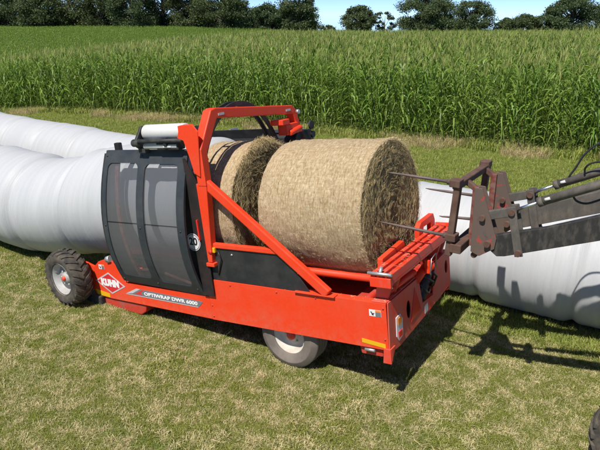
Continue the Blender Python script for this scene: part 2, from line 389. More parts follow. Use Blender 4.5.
# curved guard with two clear sheets
PC = [.90, 1.3, 1.6, 1.8, 2.25, 2.64]; PB = [0, -.14, -.19, -.17, -.08, .07]
from bisect import bisect
def prof(c):
    # smooth interpolation of the guard's bulge
    co = np.polyfit(PC, PB, 3); return float(np.polyval(co, c))
PCO = np.polyfit(PC, PB, 3)
def curved(outer, holes, th, name, mt, bb, sgn, parent, off=0.0):
    q = MB(); q.prism(outer, 1, 0, th, holes)
    me = bpy.data.meshes.new(name); me.from_pydata(q.v, [], q.f)
    bm = bmesh.new(); bm.from_mesh(me); bmesh.ops.recalc_face_normals(bm, faces=bm.faces)
    for k in np.arange(.98, 2.62, .09):
        bmesh.ops.bisect_plane(bm, geom=bm.verts[:] + bm.edges[:] + bm.faces[:], plane_co=(0, 0, k), plane_no=(0, 0, 1))
    for v_ in bm.verts:
        y = bb + sgn * (float(np.polyval(PCO, v_.co.z)) + v_.co.y + off); v_.co.y = -y
    bmesh.ops.recalc_face_normals(bm, faces=bm.faces)
    bm.to_mesh(me); bm.free(); me.materials.append(MATS[mt])
    for p_ in me.polygons: p_.use_smooth = False
    o = bpy.data.objects.new(name, me); COL.objects.link(o); o.parent = parent; return o
for bb, sgn in ((0, 1), (BW, -1)):
    wins = [rrect(3.13, 3.67, 1.06, 2.50, .07), rrect(2.47, 3.01, 1.03, 2.49, .07)]
    cg = curved([(2.35, .91), (2.35, 2.645), (3.735, 2.645), (3.745, .95)], wins, .03, 'guard_frame', 'curtain_gray' if bb == 0 else 'cover_dark', bb, sgn, MW)
    for w_, (x0, x1) in zip(wins, ((3.11, 3.69), (2.45, 3.03))):
        curved(rrect(x0, x1, 1.01, 2.52, .02), [], .004, 'clear_sheet', 'guard_sheet', bb, sgn, cg, off=.012 if sgn > 0 else .034)
        # thin seam lines across the sheet
    q = MB()
    for (x0, x1) in ((3.13, 3.67), (2.47, 3.01)):
        q.tube([(x0, -(-1) * (bb + sgn * (float(np.polyval(PCO, 1.80)) + .006)), 1.80), (x1, (bb + sgn * (float(np.polyval(PCO, 1.80)) + .006)), 1.80)], .004, 5, False)
    q.build('sheet_seam', 'ink', cg)
    q = MB(); q.box((3.53, 3.62), tuple(sorted((bb + .10 * sgn, bb + .16 * sgn))), (2.60, 2.73)); q.build('guard_latch', 'rubber', MW, .012)
    # frame post seen through the sheet, its dimness put into a darker red
    curved([(3.37, .93), (3.42, .93), (3.60, 2.60), (3.54, 2.60)], [], .03, 'inner_post', 'rusty_dim_red', bb, sgn, MW, off=.045)
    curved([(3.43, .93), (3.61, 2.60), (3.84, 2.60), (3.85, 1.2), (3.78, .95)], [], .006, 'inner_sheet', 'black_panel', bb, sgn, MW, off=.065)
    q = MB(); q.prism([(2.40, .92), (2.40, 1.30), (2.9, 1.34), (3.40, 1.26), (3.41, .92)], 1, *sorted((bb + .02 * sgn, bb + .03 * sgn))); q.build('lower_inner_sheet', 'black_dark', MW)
    q = MB(); q.beam((2.5, bb + .012 * sgn, 1.02), (3.0, bb + .012 * sgn, 1.12), .012, .03); q.beam((3.2, bb + .012 * sgn, 1.16), (3.5, bb + .012 * sgn, 1.1), .012, .03); q.build('inner_lever', 'rusty_dim_red', MW, .003)  # levers inside the guard, dimmed by the same darker red
    # dark inner sheet between guard and post, with the machinery behind it
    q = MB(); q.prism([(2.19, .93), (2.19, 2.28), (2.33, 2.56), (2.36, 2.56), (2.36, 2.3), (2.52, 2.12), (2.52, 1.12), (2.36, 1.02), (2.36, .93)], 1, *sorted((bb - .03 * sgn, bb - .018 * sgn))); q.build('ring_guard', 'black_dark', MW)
    q = MB(); q.beam((2.27, bb - .035 * sgn, 1.62), (2.27, bb - .035 * sgn, 1.86), .02, .035, (0, 1, 0)); q.build('reflector_strip', 'lamp_red', MW)
# speed sticker
q = MB(); q.lathe([(0.0001, -.036), (.105, -.036), (.105, -.0325)], 1, 32, (2.385, 0, 1.585), smooth=False); dk = q.build('speed_sticker', 'sticker_white', MW)
q = MB(); q.lathe([(.090, -.0375), (.096, -.0375), (.096, -.0365), (.090, -.0365)], 1, 32, (2.385, 0, 1.585), smooth=False); q.build('sticker_ring', 'ink', dk)
text_mesh('20', .125, dk, 'sticker_number', 'ink', (2.385, -.0375, 1.59, 0), off=.003)
# arch (hoop)
AH = 2.10
q = MB()
outer = [(-.05, 2.25), (-.05, 2.66), (.20, 3.055), (.28, 3.07), (1.78, 2.925), (1.86, 2.87), (2.0, 2.50), (2.0, 2.3)]
inner = [(1.90, 2.3), (1.90, 2.49), (1.785, 2.81), (.285, 2.955), (.055, 2.62), (.055, 2.25)]
q.prism(outer + inner, 0, AH - .05, AH + .07); q.build('arch', 'red_paint', MW, .012)
for b0, b1 in ((-.045, .045), (1.90, 1.99)):
    q = MB(); q.prism([(2.13, 1.36), (2.19, 1.36), (2.20, 2.28), (2.05, 2.28)], 1, b0, b1); q.box((2.10, 2.22), (b0 - .01, b1 + .01), (1.31, 1.355)); q.build('arch_leg', 'red_paint', MW, .008)
q = MB(); q.prism([(2.04, 2.86), (2.10, 2.93), (2.30, 2.93), (2.36, 2.79), (2.27, 2.76), (2.22, 2.58), (2.18, 2.40), (2.10, 2.36)], 1, -.068, -.052); q.box((2.2, 2.345), (-.05, .06), (2.80, 2.925)); q.build('film_arm_plate', 'red_paint', MW, .008)
for (a_, b_, c_) in ((AH + .0, .36, 2.96), (AH, 1.68, 2.84)):
    q = MB(); q.box((AH - .056, AH - .0505), (b_ - .05, b_ + .05), (c_ + .02, c_ + .045)); q.build('arch_label', 'decal_silver', MW)
# far bracket on the arch
q = MB(); q.box((2.0, 2.2), (1.46, 1.62), (2.70, 2.77)); q.box((2.02, 2.16), (1.56, 1.84), (2.56, 2.70)); q.tube([(2.02, 1.88, 2.62), (2.02, 1.62, 2.58)], .04, 10); q.build('far_film_bracket', 'red_paint', MW, .01)
q = MB(); q.tube([(2.0, 1.86, 2.83), (2.04, 1.86, 2.83)], .028, 12); q.build('arch_bolt', 'silver', MW)
q = MB(); q.lathe([(.0001, 1.93), (.058, 1.93), (.058, 1.955), (.0001, 1.955)], 0, 20, (0, 2.03, 2.63), False); q.build('film_end_disc', 'cover_dark', MW)
q = MB(); q.lathe([(.0001, 1.94), (.045, 1.94), (.045, 1.97), (.0001, 1.97)], 0, 16, (0, 2.07, 2.50), False); q.lathe([(.0001, 1.94), (.03, 1.94), (.03, 1.97), (.0001, 1.97)], 0, 16, (0, 2.07, 2.38), False); q.build('film_tension_wheel', 'rubber', MW)
# wrapping ring
q = MB(); vs = []; fs = []; N = 96
for k in range(N):
    w_ = 2 * PI * k / N
    for (rr_, a_) in ((.0, 2.20), (.0, 2.225), (-.055, 2.225), (-.055, 2.20)):
        vs.append((a_, .865 + (.86 + rr_) * math.cos(w_), 1.90 + (1.185 + rr_) * math.sin(w_)))
for k in range(N):
    for j in range(4): k2 = (k + 1) % N; j2 = (j + 1) % 4; fs.append((k * 4 + j, k2 * 4 + j, k2 * 4 + j2, k * 4 + j2))
q.add(vs, fs, False); vs2 = [(a_ + .11, b_, c_) for a_, b_, c_ in vs]; q.add(vs2, fs, False)
for k in range(0, N, 16): q.beam(Vector(vs[4 * k + 1]) - Vector((0, 0, .0)), Vector(vs2[4 * k]) , .03, .03)
q.build('wrapping_ring', 'black_metal', MW)
# near film roll and its carriage
q = MB(); q.lathe([(.04, 2.36), (.084, 2.36), (.092, 2.37), (.092, 2.99), (.084, 3.0), (.04, 3.0)], 0, 32, (0, .10, 2.845)); fr = q.build('film_roll', 'film_roll_white', MW)
q = MB(); q.tube([(2.30, .10, 2.845), (3.06, .10, 2.845)], .032, 12); q.build('roll_core', 'black_metal', fr)
q = MB(); q.tube([(2.30, -.05, 2.765), (3.08, -.05, 2.765)], .024, 12); q.build('carriage_bar', 'black_metal', MW)
q = MB(); q.tube([(2.42, .0, 2.70), (2.95, .0, 2.70)], .036, 14); q.build('stretch_roller', 'film_roll_white', MW)
q = MB(); q.prism([(-.07, 2.78), (-.06, 2.70), (.02, 2.64), (.10, 2.64), (.14, 2.82), (.10, 2.93), (.05, 2.93)], 0, 3.01, 3.05); q.tube([(2.99, -.04, 2.745), (3.10, -.04, 2.745)], .045, 12); q.tube([(3.0, .08, 2.88), (3.08, .08, 2.88)], .035, 12); q.box((2.95, 3.06), (-.02, .06), (2.62, 2.68)); q.build('roll_bracket', 'black_metal', MW, .008)
q = MB(); q.box((2.40, 2.74), (-.03, .09), (2.655, 2.745)); q.box((2.55, 2.60), (-.06, -.01), (2.70, 2.80)); q.build('stretcher_gearbox', 'cover_dark', MW, .012)
q = MB(); q.box((2.50, 2.62), (-.042, -.031), (2.69, 2.705)); q.build('gearbox_label', 'sticker_white', MW)
# far engine cover seen under the arch
q = MB(); q.prism([(1.78, 2.05), (1.78, 2.50), (1.84, 2.56), (2.18, 2.56), (2.24, 2.45), (2.24, 2.05)], 0, 2.05, 3.02); q.build('engine_cover', 'cover_dark', MW, .015)
q = MB(); q.box((2.15, 2.95), (1.765, 1.779), (2.38, 2.46)); q.build('cover_grille', 'black_metal', MW)
q = MB(); q.box((2.08, 3.0), (1.81, 1.84), (2.562, 2.572)); q.build('cover_trim', 'curtain_gray', MW)
q = MB(); q.prism([(1.8, 2.54), (1.8, 2.64), (1.98, 2.64), (1.98, 2.54)], 0, 3.16, 3.17); q.build('warning_plate', 'decal_silver', MW)
q = MB(); q.tube([(3.12, 1.9, 2.40), (3.12, 1.9, 2.50)], .05, 12); q.build('beacon_lamp', 'lamp_red', MW)
q = MB(); q.tube([(3.12, 1.9, 2.50), (3.12, 1.9, 2.53)], .02, 10); q.box((3.03, 3.16), (1.86, 2.0), (2.33, 2.40)); q.build('beacon_bracket', 'silver', MW)
# emergency stop
q = MB(); q.box((2.085, 2.145), (-.028, .008), (1.475, 1.535)); es = q.build('stop_button_box', 'yellow', MW, .006)
q = MB(); q.lathe([(.0001, -.055), (.022, -.055), (.024, -.045), (.014, -.028)], 1, 16, (2.135, 0, 1.490)); q.build('stop_button', 'lamp_red', es)
# cables clipped on the black cover
q = MB(); q.tube([(2.06, -.002, 1.50), (2.02, -.012, 1.40), (2.06, -.005, 1.30), (2.1, .004, 1.2)], .008, 6); q.build('cable', 'rubber', MW)
q = MB(); q.lathe([(.0001, .002), (.012, .002), (.012, .011)], 1, 10, (1.87, 0, 1.46)); q.build('cover_screw', 'silver', MW)
# decals on the near side
q = MB(); q.prism([(3.77, .76), (3.56, .847), (2.42, .820), (2.49, .748)], 1, .0005, .0038); st_ = q.build('name_strip', 'decal_gray', MW)
q = MB(); q.prism([(3.775, .755), (2.51, .744), (2.51, .736), (3.80, .747)], 1, .0003, .0036); q.prism([(3.78, .76), (3.57, .850), (3.50, .849), (3.66, .772)], 1, -.0006, .0004); q.build('strip_line', 'decal_silver', st_)
q = MB(); q.prism([(3.62, .772), (3.46, .842), (3.43, .842), (3.50, .80), (3.47, .770)], 1, -.0006, .0004); q.build('strip_accent', 'logo_red', st_)
text_mesh('OPTIWRAP DWR 6000', .062, st_, 'strip_lettering', 'white', (2.975, -.0005, .788, -.55), extr=.0008, off=.0022, xs=1.5)
dia = [(4.37, .875), (4.085, 1.015), (3.785, .845), (4.07, .71)]
ctr = (4.078, .861)
def shrink(k): return [(ctr[0] + (x - ctr[0]) * k, ctr[1] + (y - ctr[1]) * k) for x, y in dia]
q = MB(); q.prism(dia, 1, .0005, .0038, [shrink(.87)]); q.build('logo_border', 'decal_silver', MW)
q = MB(); q.prism(shrink(.865), 1, .0008, .0038); lg = q.build('logo_field', 'logo_red', MW)
text_mesh('KUHN', .120, lg, 'logo_lettering', 'white', (4.08, .0002, .862, -1), extr=.0012, off=.011, xs=.98, spacing=1.08)
q = MB(); q.prism([(4.41, .745), (4.13, .705), (4.13, .650), (4.38, .668)], 1, .0006, .0038); q.build('yellow_reflector', 'yellow', MW)
q = MB(); q.prism([(.29, .725), (.03, .70), (.03, .655), (.29, .68)], 1, -.003, -.0004); q.build('yellow_reflector', 'yellow', MW)
def sticker(a0, a1, c0, c1, b):
    q = MB(); q.box((a0, a1), (b - .003, b - .0004), (c0, c1)); s1 = q.build('sticker', 'sticker_white', MW)
    mm = (a0 + a1) / 2; q = MB(); q.box((a0 + .002, mm - .004), (b - .0042, b - .0031), (c0 + .002, c0 + (c1 - c0) * .68)); q.build('sticker_symbol', 'decal_gray', s1)
    q = MB(); q.box((a0 + .002, mm - .004), (b - .0042, b - .0031), (c0 + (c1 - c0) * .70, c1 - .002)); q.build('sticker_header', 'orange', s1)
    q = MB(); q.tube([(a1 - .02, b - .0035, c1 - .02), (mm + .02, b - .0035, c0 + .015)], .006, 6); q.tube([(a1 - .03, b - .0035, c0 + .02), (mm + .01, b - .0035, c0 + .035)], .005, 6); q.build('sticker_symbol', 'ink', s1)
sticker(.055, .185, .985, 1.055, 0); sticker(4.14, 4.25, 1.05, 1.115, .004)
# rear end: two plates with a cut between them, round holes
q = MB(); q.prism([(-.004, .60), (.02, 1.135), (.78, 1.125), (.86, .80), (1.16, .78), (1.26, 1.13), (1.60, 1.15), (1.724, 1.09), (1.724, .70), (1.0, .635), (.25, .585)], 0, -.016, -.002,
        [ell(.49, .88, .055, .10), ell(1.60, .965, .045, .08)]); q.build('rear_plate', 'red_dusty', MW, .004)
for b0_, b1_ in ((.30, .72), (1.40, 1.70)):
    q = MB(); q.box((.06, .07), (b0_, b1_), (.70, 1.09)); q.build('dark_hole_backing', 'black_dark', MW)  # black backing added so the round holes look dark
q = MB(); q.box((.0, .16), (.014, .78), (1.1305, 1.142)); q.box((.0, .16), (1.26, 1.70), (1.1305, 1.142)); q.build('rear_flange', 'red_dusty', MW, .004)
q = MB(); q.prism([(-.03, .50), (-.03, .66), (.045, .66), (.06, .50)], 1, -.02, -.002); q.prism([(.0, .66), (.0, .52), (.06, .60), (.09, .66)], 0, -.032, -.018); q.build('corner_flap', 'red_dusty', MW, .003)
q = MB(); q.prism([(.15, .72), (.16, .92), (.26, .93), (.31, .86), (.30, .68), (.2, .655)], 0, -.026, -.0165); tlp = q.build('tail_light', 'sticker_white', MW, .006)
q = MB(); q.box((-.034, -.0262), (.185, .275), (.83, .905)); q.build('turn_lens', 'orange', tlp, .004)
q = MB(); q.box((-.034, -.0262), (.185, .275), (.69, .76)); q.build('brake_lens', 'lamp_red', tlp, .004)
q = MB(); q.prism([(.66, 1.06), (.80, .76), (.52, .72)], 0, -.0225, -.0165); q.build('triangle_reflector', 'lamp_red', MW, .003)
q = MB(); q.prism([(.90, .655), (.90, .75), (.99, .76), (.99, .665)], 0, -.0205, -.0165); q.build('rear_label', 'decal_silver', MW)
q = MB(); q.prism([(.99, .80), (1.10, .93), (1.02, .99), (.88, .90)], 0, .02, .14); q.tube([(.06, .92, .80), (.06, 1.2, 1.05)], .07, 12); q.build('hydraulic_motor', 'black_metal', MW, .02)
# cross channels above the rear end
q = MB()
for (a0, a1) in ((-.085, -.035), (.0, .05), (.085, .135)): q.box((a0, a1), (-.01, 1.72), (1.36, 1.445))
q.box((-.084, .134), (-.011, 1.699), (1.335, 1.37)); q.box((-.086, .136), (-.035, -.012), (1.31, 1.41)); q.box((-.086, .136), (1.70, 1.725), (1.28, 1.47)); q.build('lift_beam', 'red_beam', MW, .006)
q = MB(); q.box((-.085, -.083), (0, .01), (1.3, 1.31)); q.tube([(-.10, -.03, 1.45), (.15, -.03, 1.45)], .016, 10); q.tube([(.03, -.02, 1.44), (.03, .03, 1.50)], .018, 8); q.build('beam_pin', 'silver', MW)
q = MB(); q.prism([(.30, 1.30), (.32, 1.47), (.86, 1.50), (.90, 1.42), (.84, 1.30)], 0, .16, .22); q.build('bale_stop', 'red_paint', MW, .01)
q = MB(); q.prism([(1.25, 1.30), (1.25, 1.52), (1.32, 1.57), (1.70, 1.58), (1.74, 1.5), (1.74, 1.30)], 0, .15, .21, [rrect(1.38, 1.62, 1.38, 1.50, .03, 2)]); q.build('bale_stop', 'red_paint', MW, .01)
for b0 in (.10, .26, 1.38, 1.55):
    q = MB(); q.prism([(-.05, 1.333), (.12, 1.333), (.16, 1.143), (.02, 1.143)], 1, b0, b0 + .035); q.build('lift_bracket', 'red_dusty', MW, .006)
q = MB(); q.tube([(.05, .18, 1.19), (.02, .75, 1.19)], .035, 12); q.tube([(.0, .75, 1.10), (.0, 1.02, 1.16)], .045, 12); q.tube([(.12, .40, 1.24), (.05, 1.05, 1.27)], .03, 10); q.build('tilt_cylinder', 'red_paint', MW)
q = MB(); q.tube([(.09, .30, 1.17), (.06, .85, 1.22)], .018, 10); q.build('cylinder_rod', 'chrome', MW)
q = MB(); q.lathe([(.03, .93), (.055, .93), (.06, .96), (.055, .99), (.03, .99)], 1, 16, (-.07, 0, 1.20)); q.tube([(-.07, .9, 1.20), (-.07, 1.05, 1.20)], .025, 8); q.box((-.10, -.04), (.90, .93), (1.13, 1.28)); q.build('knob', 'red_paint', MW, .004)
q = MB(); q.tube([(-.11, .88, 1.13), (-.12, .90, 1.30), (-.12, 1.04, 1.32), (-.11, 1.06, 1.15)], .007, 6); q.build('wire_guard', 'silver', MW)
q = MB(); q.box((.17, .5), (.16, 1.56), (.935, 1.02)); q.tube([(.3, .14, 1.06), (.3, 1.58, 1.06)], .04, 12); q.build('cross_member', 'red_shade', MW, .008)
hs = [[(-.0, .85, 1.02), (-.05, .95, .88), (.0, 1.1, .86), (.1, 1.2, .95)], [(-.02, .9, 1.10), (-.07, 1.05, .98), (-.01, 1.15, .9), (.1, 1.18, .88)], [(.0, 1.12, 1.1), (-.06, 1.18, 1.0), (.0, 1.2, .86)]]
for h_ in hs:
    q = MB(); q.tube(h_, .013, 8); q.build('hose', 'hose_black', MW)

# bolts along the guard and the panel joint, chaff lying on the ledges
for a_ in (3.70, 3.08, 2.42):
    for c_ in (1.0, 1.75, 2.58):
        y_ = float(np.polyval(PCO, c_)); q = MB(); q.lathe([(.0001, y_ - .008), (.010, y_ - .008), (.012, y_ + .001)], 1, 8, (a_, 0, c_)); q.build('bolt', 'black_metal', MW)
for a_, c_ in ((2.27, .66), (2.27, .80), (2.27, 1.08), (1.95, 1.09), (1.3, 1.09), (.80, 1.09), (.03, .75), (.03, 1.08)):
    q = MB(); q.lathe([(.0001, -.007), (.009, -.007), (.011, .0)], 1, 8, (a_, 0, c_)); q.build('bolt', 'red_shade', MW)
random.seed(33)
def chaff(n, ra, rb, c_, r0=.0012):
    S = []
    for _ in range(n):
        p = Vector((random.uniform(*ra), -random.uniform(*rb), c_)); w_ = random.uniform(0, 6.28); ln = random.uniform(.01, .05)
        d = Vector((math.cos(w_), math.sin(w_), random.uniform(-.02, .1))); S.append(([p, p + d * ln * .5, p + d * ln], r0))
    return S
def ribbon_mesh(strands, w0):
    vs = []; fs = []
    for pts, w_ in strands:
        n = len(pts); o = len(vs)
        d = (pts[-1] - pts[0]); sd = d.cross(Vector((random.uniform(-1, 1), random.uniform(-1, 1), random.uniform(-1, 1)))).normalized() * w_
        for i, p in enumerate(pts):
            ww = 1 - .6 * i / (n - 1); vs.append(tuple(p - sd * ww)); vs.append(tuple(p + sd * ww))
        fs += [(o + 2 * i, o + 2 * i + 1, o + 2 * i + 3, o + 2 * i + 2) for i in range(n - 1)]
    return vs, fs
S_ = chaff(160, (-.08, .13), (0, 1.7), 1.448) + chaff(120, (.01, 2.2), (.015, .11), 1.131) + chaff(160, (.0, .16), (.02, .75), 1.145) + chaff(500, (.06, 2.2), (.13, 1.58), .934) + chaff(60, (.0, .16), (1.26, 1.7), 1.145)
vs, fs = ribbon_mesh(S_, 0); q = MB(); q.add(vs, fs); tag(q.build('loose_chaff', 'net_strand', MW, fix=False, flipy=False), kind='stuff')

# wheels
def tyre(r, wdt, lug, rimr, matt, rimm, hubm, parent, loc, yaw=0, dish=.05, outward=-1, hub=1.0):
    """wheel along local y; outward face towards outward*b"""
    wr = bpy.data.objects.new('wheel', None); COL.objects.link(wr); wr.parent = parent; wr.location = (loc[0], -loc[1], loc[2]); wr.rotation_euler = (0, 0, yaw)
    h = wdt / 2; s = r - rimr
    pf = [(rimr, -h * .80), (rimr + s * .25, -h * .95), (rimr + s * .6, -h), (r - .035, -h * .93), (r - .010, -h * .70), (r, -h * .35), (r, 0), (r, h * .35), (r - .010, h * .70), (r - .035, h * .93), (rimr + s * .6, h), (rimr + s * .25, h * .95), (rimr, h * .80)]
    if not lug:
        pf = [(rimr, -h * .80), (rimr + .006, -h * .86), (rimr + .022, -h * .90), (rimr + .026, -h * .94), (rimr + s * .55, -h), (rimr + s * .57, -h * 1.015), (rimr + s * .62, -h * 1.015), (rimr + s * .64, -h), (r - .03, -h * .93)]
        for y0 in (-.80, -.42, -.02, .38):
            pf += [(r - .008, h * y0), (r, h * (y0 + .03)), (r, h * (y0 + .30)), (r - .008, h * (y0 + .33)), (r - .018, h * (y0 + .335)), (r - .018, h * (y0 + .375))]
        pf += [(r - .008, h * .80), (r - .03, h * .93), (rimr + s * .55, h), (rimr + .02, h * .92), (rimr, h * .80)]
    q = MB(); q.lathe(pf, 1, 64)
    if lug:
        n = 22
        for k in range(n):
            for sd in (-1, 1):
                a0 = 2 * PI * (k + (.5 if sd > 0 else 0)) / n
                P_ = []
                for (y, da, rr_) in ((0.0, .16, r), (h * .55, .05, r - .003), (h * .97, -.05, r - .03)):
                    for dd, e in ((-.055, 0), (.055, 0)):
                        for up in (-.01, lug):
                            w_ = a0 + da + dd; P_.append(((rr_ + up) * math.cos(w_), sd * y, (rr_ + up) * math.sin(w_)))
                f_ = []
                for j in range(2):
                    o_ = j * 4; f_ += [(o_, o_ + 1, o_ + 5, o_ + 4), (o_ + 2, o_ + 6, o_ + 7, o_ + 3), (o_ + 1, o_ + 3, o_ + 7, o_ + 5)]
                f_ += [(0, 2, 3, 1), (8, 9, 11, 10)]
                q.add(P_, f_, False)
    q.build('tyre', matt, wr)
    o = outward
    q = MB(); q.lathe([(rimr + .012, o * h * .88), (rimr + .012, o * h * .80), (rimr - .012, o * h * .74), (rimr - .03, o * h * .30), (rimr * .62, o * (h * .30 - dish * .4)), (rimr * .34, o * h * .22), (rimr * .30, o * h * .45), (.0001, o * h * .45)], 1, 40)
    q.lathe([(rimr - .03, -o * h * .7), (rimr - .03, o * h * .2), (.001, o * h * .1)], 1, 30)
    rm = q.build('rim', rimm, wr)
    q = MB(); q.lathe([(rimr * .28 * hub, o * h * .45), (rimr * .26 * hub, o * h * .62), (rimr * .12 * hub, o * h * .70), (.0001, o * h * .70)], 1, 20); q.build('hub_cap', hubm, wr)
    for k in range(6):
        w_ = 2 * PI * k / 6; x, z = rimr * .46 * math.cos(w_), rimr * .46 * math.sin(w_)
        q = MB(); q.tube([(x, o * h * .20, z), (x, o * h * .38, z)], .012, 6); q.build('wheel_nut', 'silver', rm)
    return wr
def in_body(x, y, z):
    P_ = Vector((x, y, z)) - R0; return (P_.dot(U), P_.dot(V), P_.dot(Wv))
Oq = Vector((.825, 5.314, 0))
def wpos(s_, v_, z): P_ = Oq + UH * s_ + V * v_; return in_body(P_.x, P_.y, z)
tyre(.375, .30, 0, .20, 'tyre_smooth', 'rim_cream', 'red_dusty', MW, wpos(1.187, .06 + .15, .372))
tyre(.375, .30, 0, .20, 'tyre_smooth', 'rim_cream', 'red_dusty', MW, wpos(1.187, 1.66 - .15, .372), outward=1)
tyre(.375, .27, .016, .215, 'tyre_rubber', 'rim_gray', 'red_paint', MW, wpos(4.62, -.33 + .135, .385), yaw=R(-4), dish=.12, hub=.55)
tyre(.375, .27, .016, .215, 'tyre_rubber', 'rim_gray', 'red_paint', MW, wpos(4.62, 2.04 - .135, .385), outward=1, dish=.12, hub=.55)
q = MB(); pA = wpos(1.187, .3, .372); pB = wpos(1.187, 1.4, .372); q.beam(pA, pB, .1, .1); q.box((1.1, 1.25), (.3, .36), (.35, .68)); q.build('axle', 'black_metal', MW)

# ------------------------------------------------------------------ hay bales
def ribbon_mesh(strands, w0):
    vs = []; fs = []
    for pts, w_ in strands:
        n = len(pts); o = len(vs)
        d = (pts[-1] - pts[0]); sd = d.cross(Vector((random.uniform(-1, 1), random.uniform(-1, 1), random.uniform(-1, 1)))).normalized() * w_
        for i, p in enumerate(pts):
            ww = 1 - .6 * i / (n - 1); vs.append(tuple(p - sd * ww)); vs.append(tuple(p + sd * ww))
        fs += [(o + 2 * i, o + 2 * i + 1, o + 2 * i + 3, o + 2 * i + 2) for i in range(n - 1)]
    return vs, fs
def hay_bale(a0, L_, label, ragged, seed):
    random.seed(seed)
    root = empty('hay_bale', frame_m(Wp(a0 + L_ / 2, .865, 1.854 - .75), U, -V, Wv), label=label, cat='hay bale', group='round hay bales on the wrapper')
    Rb = .75; nl = 70; na = 150; CZ = .75
    q = MB(); vs = []; fs = []
    def rad_(x, w_):
        e = abs(x) / (L_ / 2); rr_ = Rb * (1 - .022 * max(0, (e - .82) / .18) ** 2)
        rr_ += .012 * noise.noise(Vector((x * 3, math.cos(w_) * 2.4 + seed, math.sin(w_) * 2.4))) + .007 * noise.noise(Vector((x * 16, math.cos(w_) * 9 + seed, math.sin(w_) * 9)))
        return rr_ - .008
    for i in range(nl + 1):
        x = -L_ / 2 + L_ * i / nl
        for k in range(na): w_ = 2 * PI * k / na; r_ = rad_(x, w_); vs.append((x, r_ * math.cos(w_), CZ + r_ * math.sin(w_)))
    for i in range(nl):
        for k in range(na): k2 = (k + 1) % na; fs.append((i * na + k, i * na + k2, (i + 1) * na + k2, (i + 1) * na + k))
    def shifted(o):
        o.location = (0, 0, CZ)
        for v_ in o.data.vertices: v_.co.z -= CZ
        return o
    q.add(vs, fs, True); shifted(q.build('netting', 'hay_side', root, fix=False, flipy=False))
    for sg in (-1, 1):
        q = MB(); vs = []; fs = []; nr = 34
        for j in range(nr + 1):
            f_ = j / nr
            for k in range(na):
                w_ = 2 * PI * k / na; r_ = rad_(sg * L_ / 2, w_) * f_
                dx = .03 * noise.noise(Vector((math.cos(w_) * r_ * 5, math.sin(w_) * r_ * 5, seed))) + .028 * noise.noise(Vector((math.cos(w_) * r_ * 16, math.sin(w_) * r_ * 16, seed))) + .01 * math.sin(r_ * 70 + 2 * w_)
                vs.append((sg * (L_ / 2 + (dx + .015 * (1 - f_ * f_)) * (1 - f_ ** 12)), r_ * math.cos(w_), CZ + r_ * math.sin(w_)))
        for j in range(nr):
            for k in range(na): k2 = (k + 1) % na; fs.append((j * na + k, j * na + k2, (j + 1) * na + k2, (j + 1) * na + k))
        q.add(vs, fs, True); shifted(q.build('cut_face', 'hay_end', root, fix=False, flipy=False))
    # loose strands on the end faces (mostly following the winding) and fuzz on the netting
    S = []
    nS = 9000 if not ragged else 8000
    for _ in range(nS):
        r_ = Rb * math.sqrt(random.random()) * .985; w_ = random.uniform(0, 2 * PI); x = -(L_ / 2 + .005)
        p = Vector((x - random.uniform(-.01, .03), r_ * math.cos(w_), CZ + r_ * math.sin(w_)))
        tdir = Vector((0, -math.sin(w_), math.cos(w_))); rdir = Vector((0, math.cos(w_), math.sin(w_)))
        d = (tdir * random.choice((-1, 1)) + rdir * random.gauss(0, .55) + Vector((-1, 0, 0)) * random.uniform(-.15, .28 if not ragged else .75)).normalized()
        ln = random.uniform(.03, .085) * (1.5 if ragged else 1); b_ = d + Vector((random.gauss(0, .3), random.gauss(0, .3), random.gauss(0, .3)))
        q3 = p + d * ln * .5; S.append(([p, q3, q3 + b_ * ln * .4], random.uniform(.0006, .0014)))
    vs, fs = ribbon_mesh(S, 0); q = MB(); q.add(vs, fs); tag(q.build('loose_strands', 'hay_strand', root, fix=False, flipy=False), kind='stuff')
    S = []
    for _ in range(9000):
        x = random.uniform(-L_ / 2, L_ / 2); w_ = random.uniform(-.3 * PI, 1.35 * PI); r_ = rad_(x, w_)
        if random.random() < .35: x = -L_ / 2 + random.random() ** 2 * .03
        rdir = Vector((0, math.cos(w_), math.sin(w_))); tdir = Vector((0, -math.sin(w_), math.cos(w_)))
        p = Vector((x, 0, CZ)) + rdir * (r_ + .001)
        d = (Vector((1, 0, 0)) * random.gauss(0, .6) + tdir * random.gauss(0, 1) + rdir * random.uniform(-.02, .22)).normalized(); ln = random.uniform(.012, .045)
        S.append(([p, p + d * ln * .5 + rdir * .002, p + d * ln - rdir * .002], random.uniform(.0005, .0011)))
    vs, fs = ribbon_mesh(S, 0); q = MB(); q.add(vs, fs); tag(q.build('netting_fuzz', 'net_strand', root, fix=False, flipy=False), kind='stuff')
    if ragged:
        S = []
        for _ in range(3400):
            w_ = random.uniform(.25 * PI, 1.1 * PI); r_ = Rb * (1 - random.random() ** 2 * .5)
            if random.random() < .4: w_ = random.gauss(.50 * PI, .16); r_ = Rb * random.uniform(.95, 1.03)
            rdir = Vector((0, math.cos(w_), math.sin(w_)))
            p = Vector((-L_ / 2 + random.uniform(.0, .04), 0, CZ)) + rdir * r_
            d = (Vector((-1, 0, 0)) * random.uniform(.1, 1.3) + Vector((random.gauss(0, .5), random.gauss(0, .7), random.gauss(0, .7))) + rdir * .12).normalized(); ln = random.uniform(.05, .12)
            S.append(([p, p + d * ln * .55, p + d * ln * .8 + Vector((0, 0, -ln * .3))], random.uniform(.001, .0024)))
        vs, fs = ribbon_mesh(S, 0); q = MB(); q.add(vs, fs); tag(q.build('ragged_hay', 'hay_strand', root, fix=False, flipy=False), kind='stuff')
    return root
hay_bale(.275, 1.25, 'pale round hay bale at the rear end of the wrapper, facing the spear tines', False, 3)
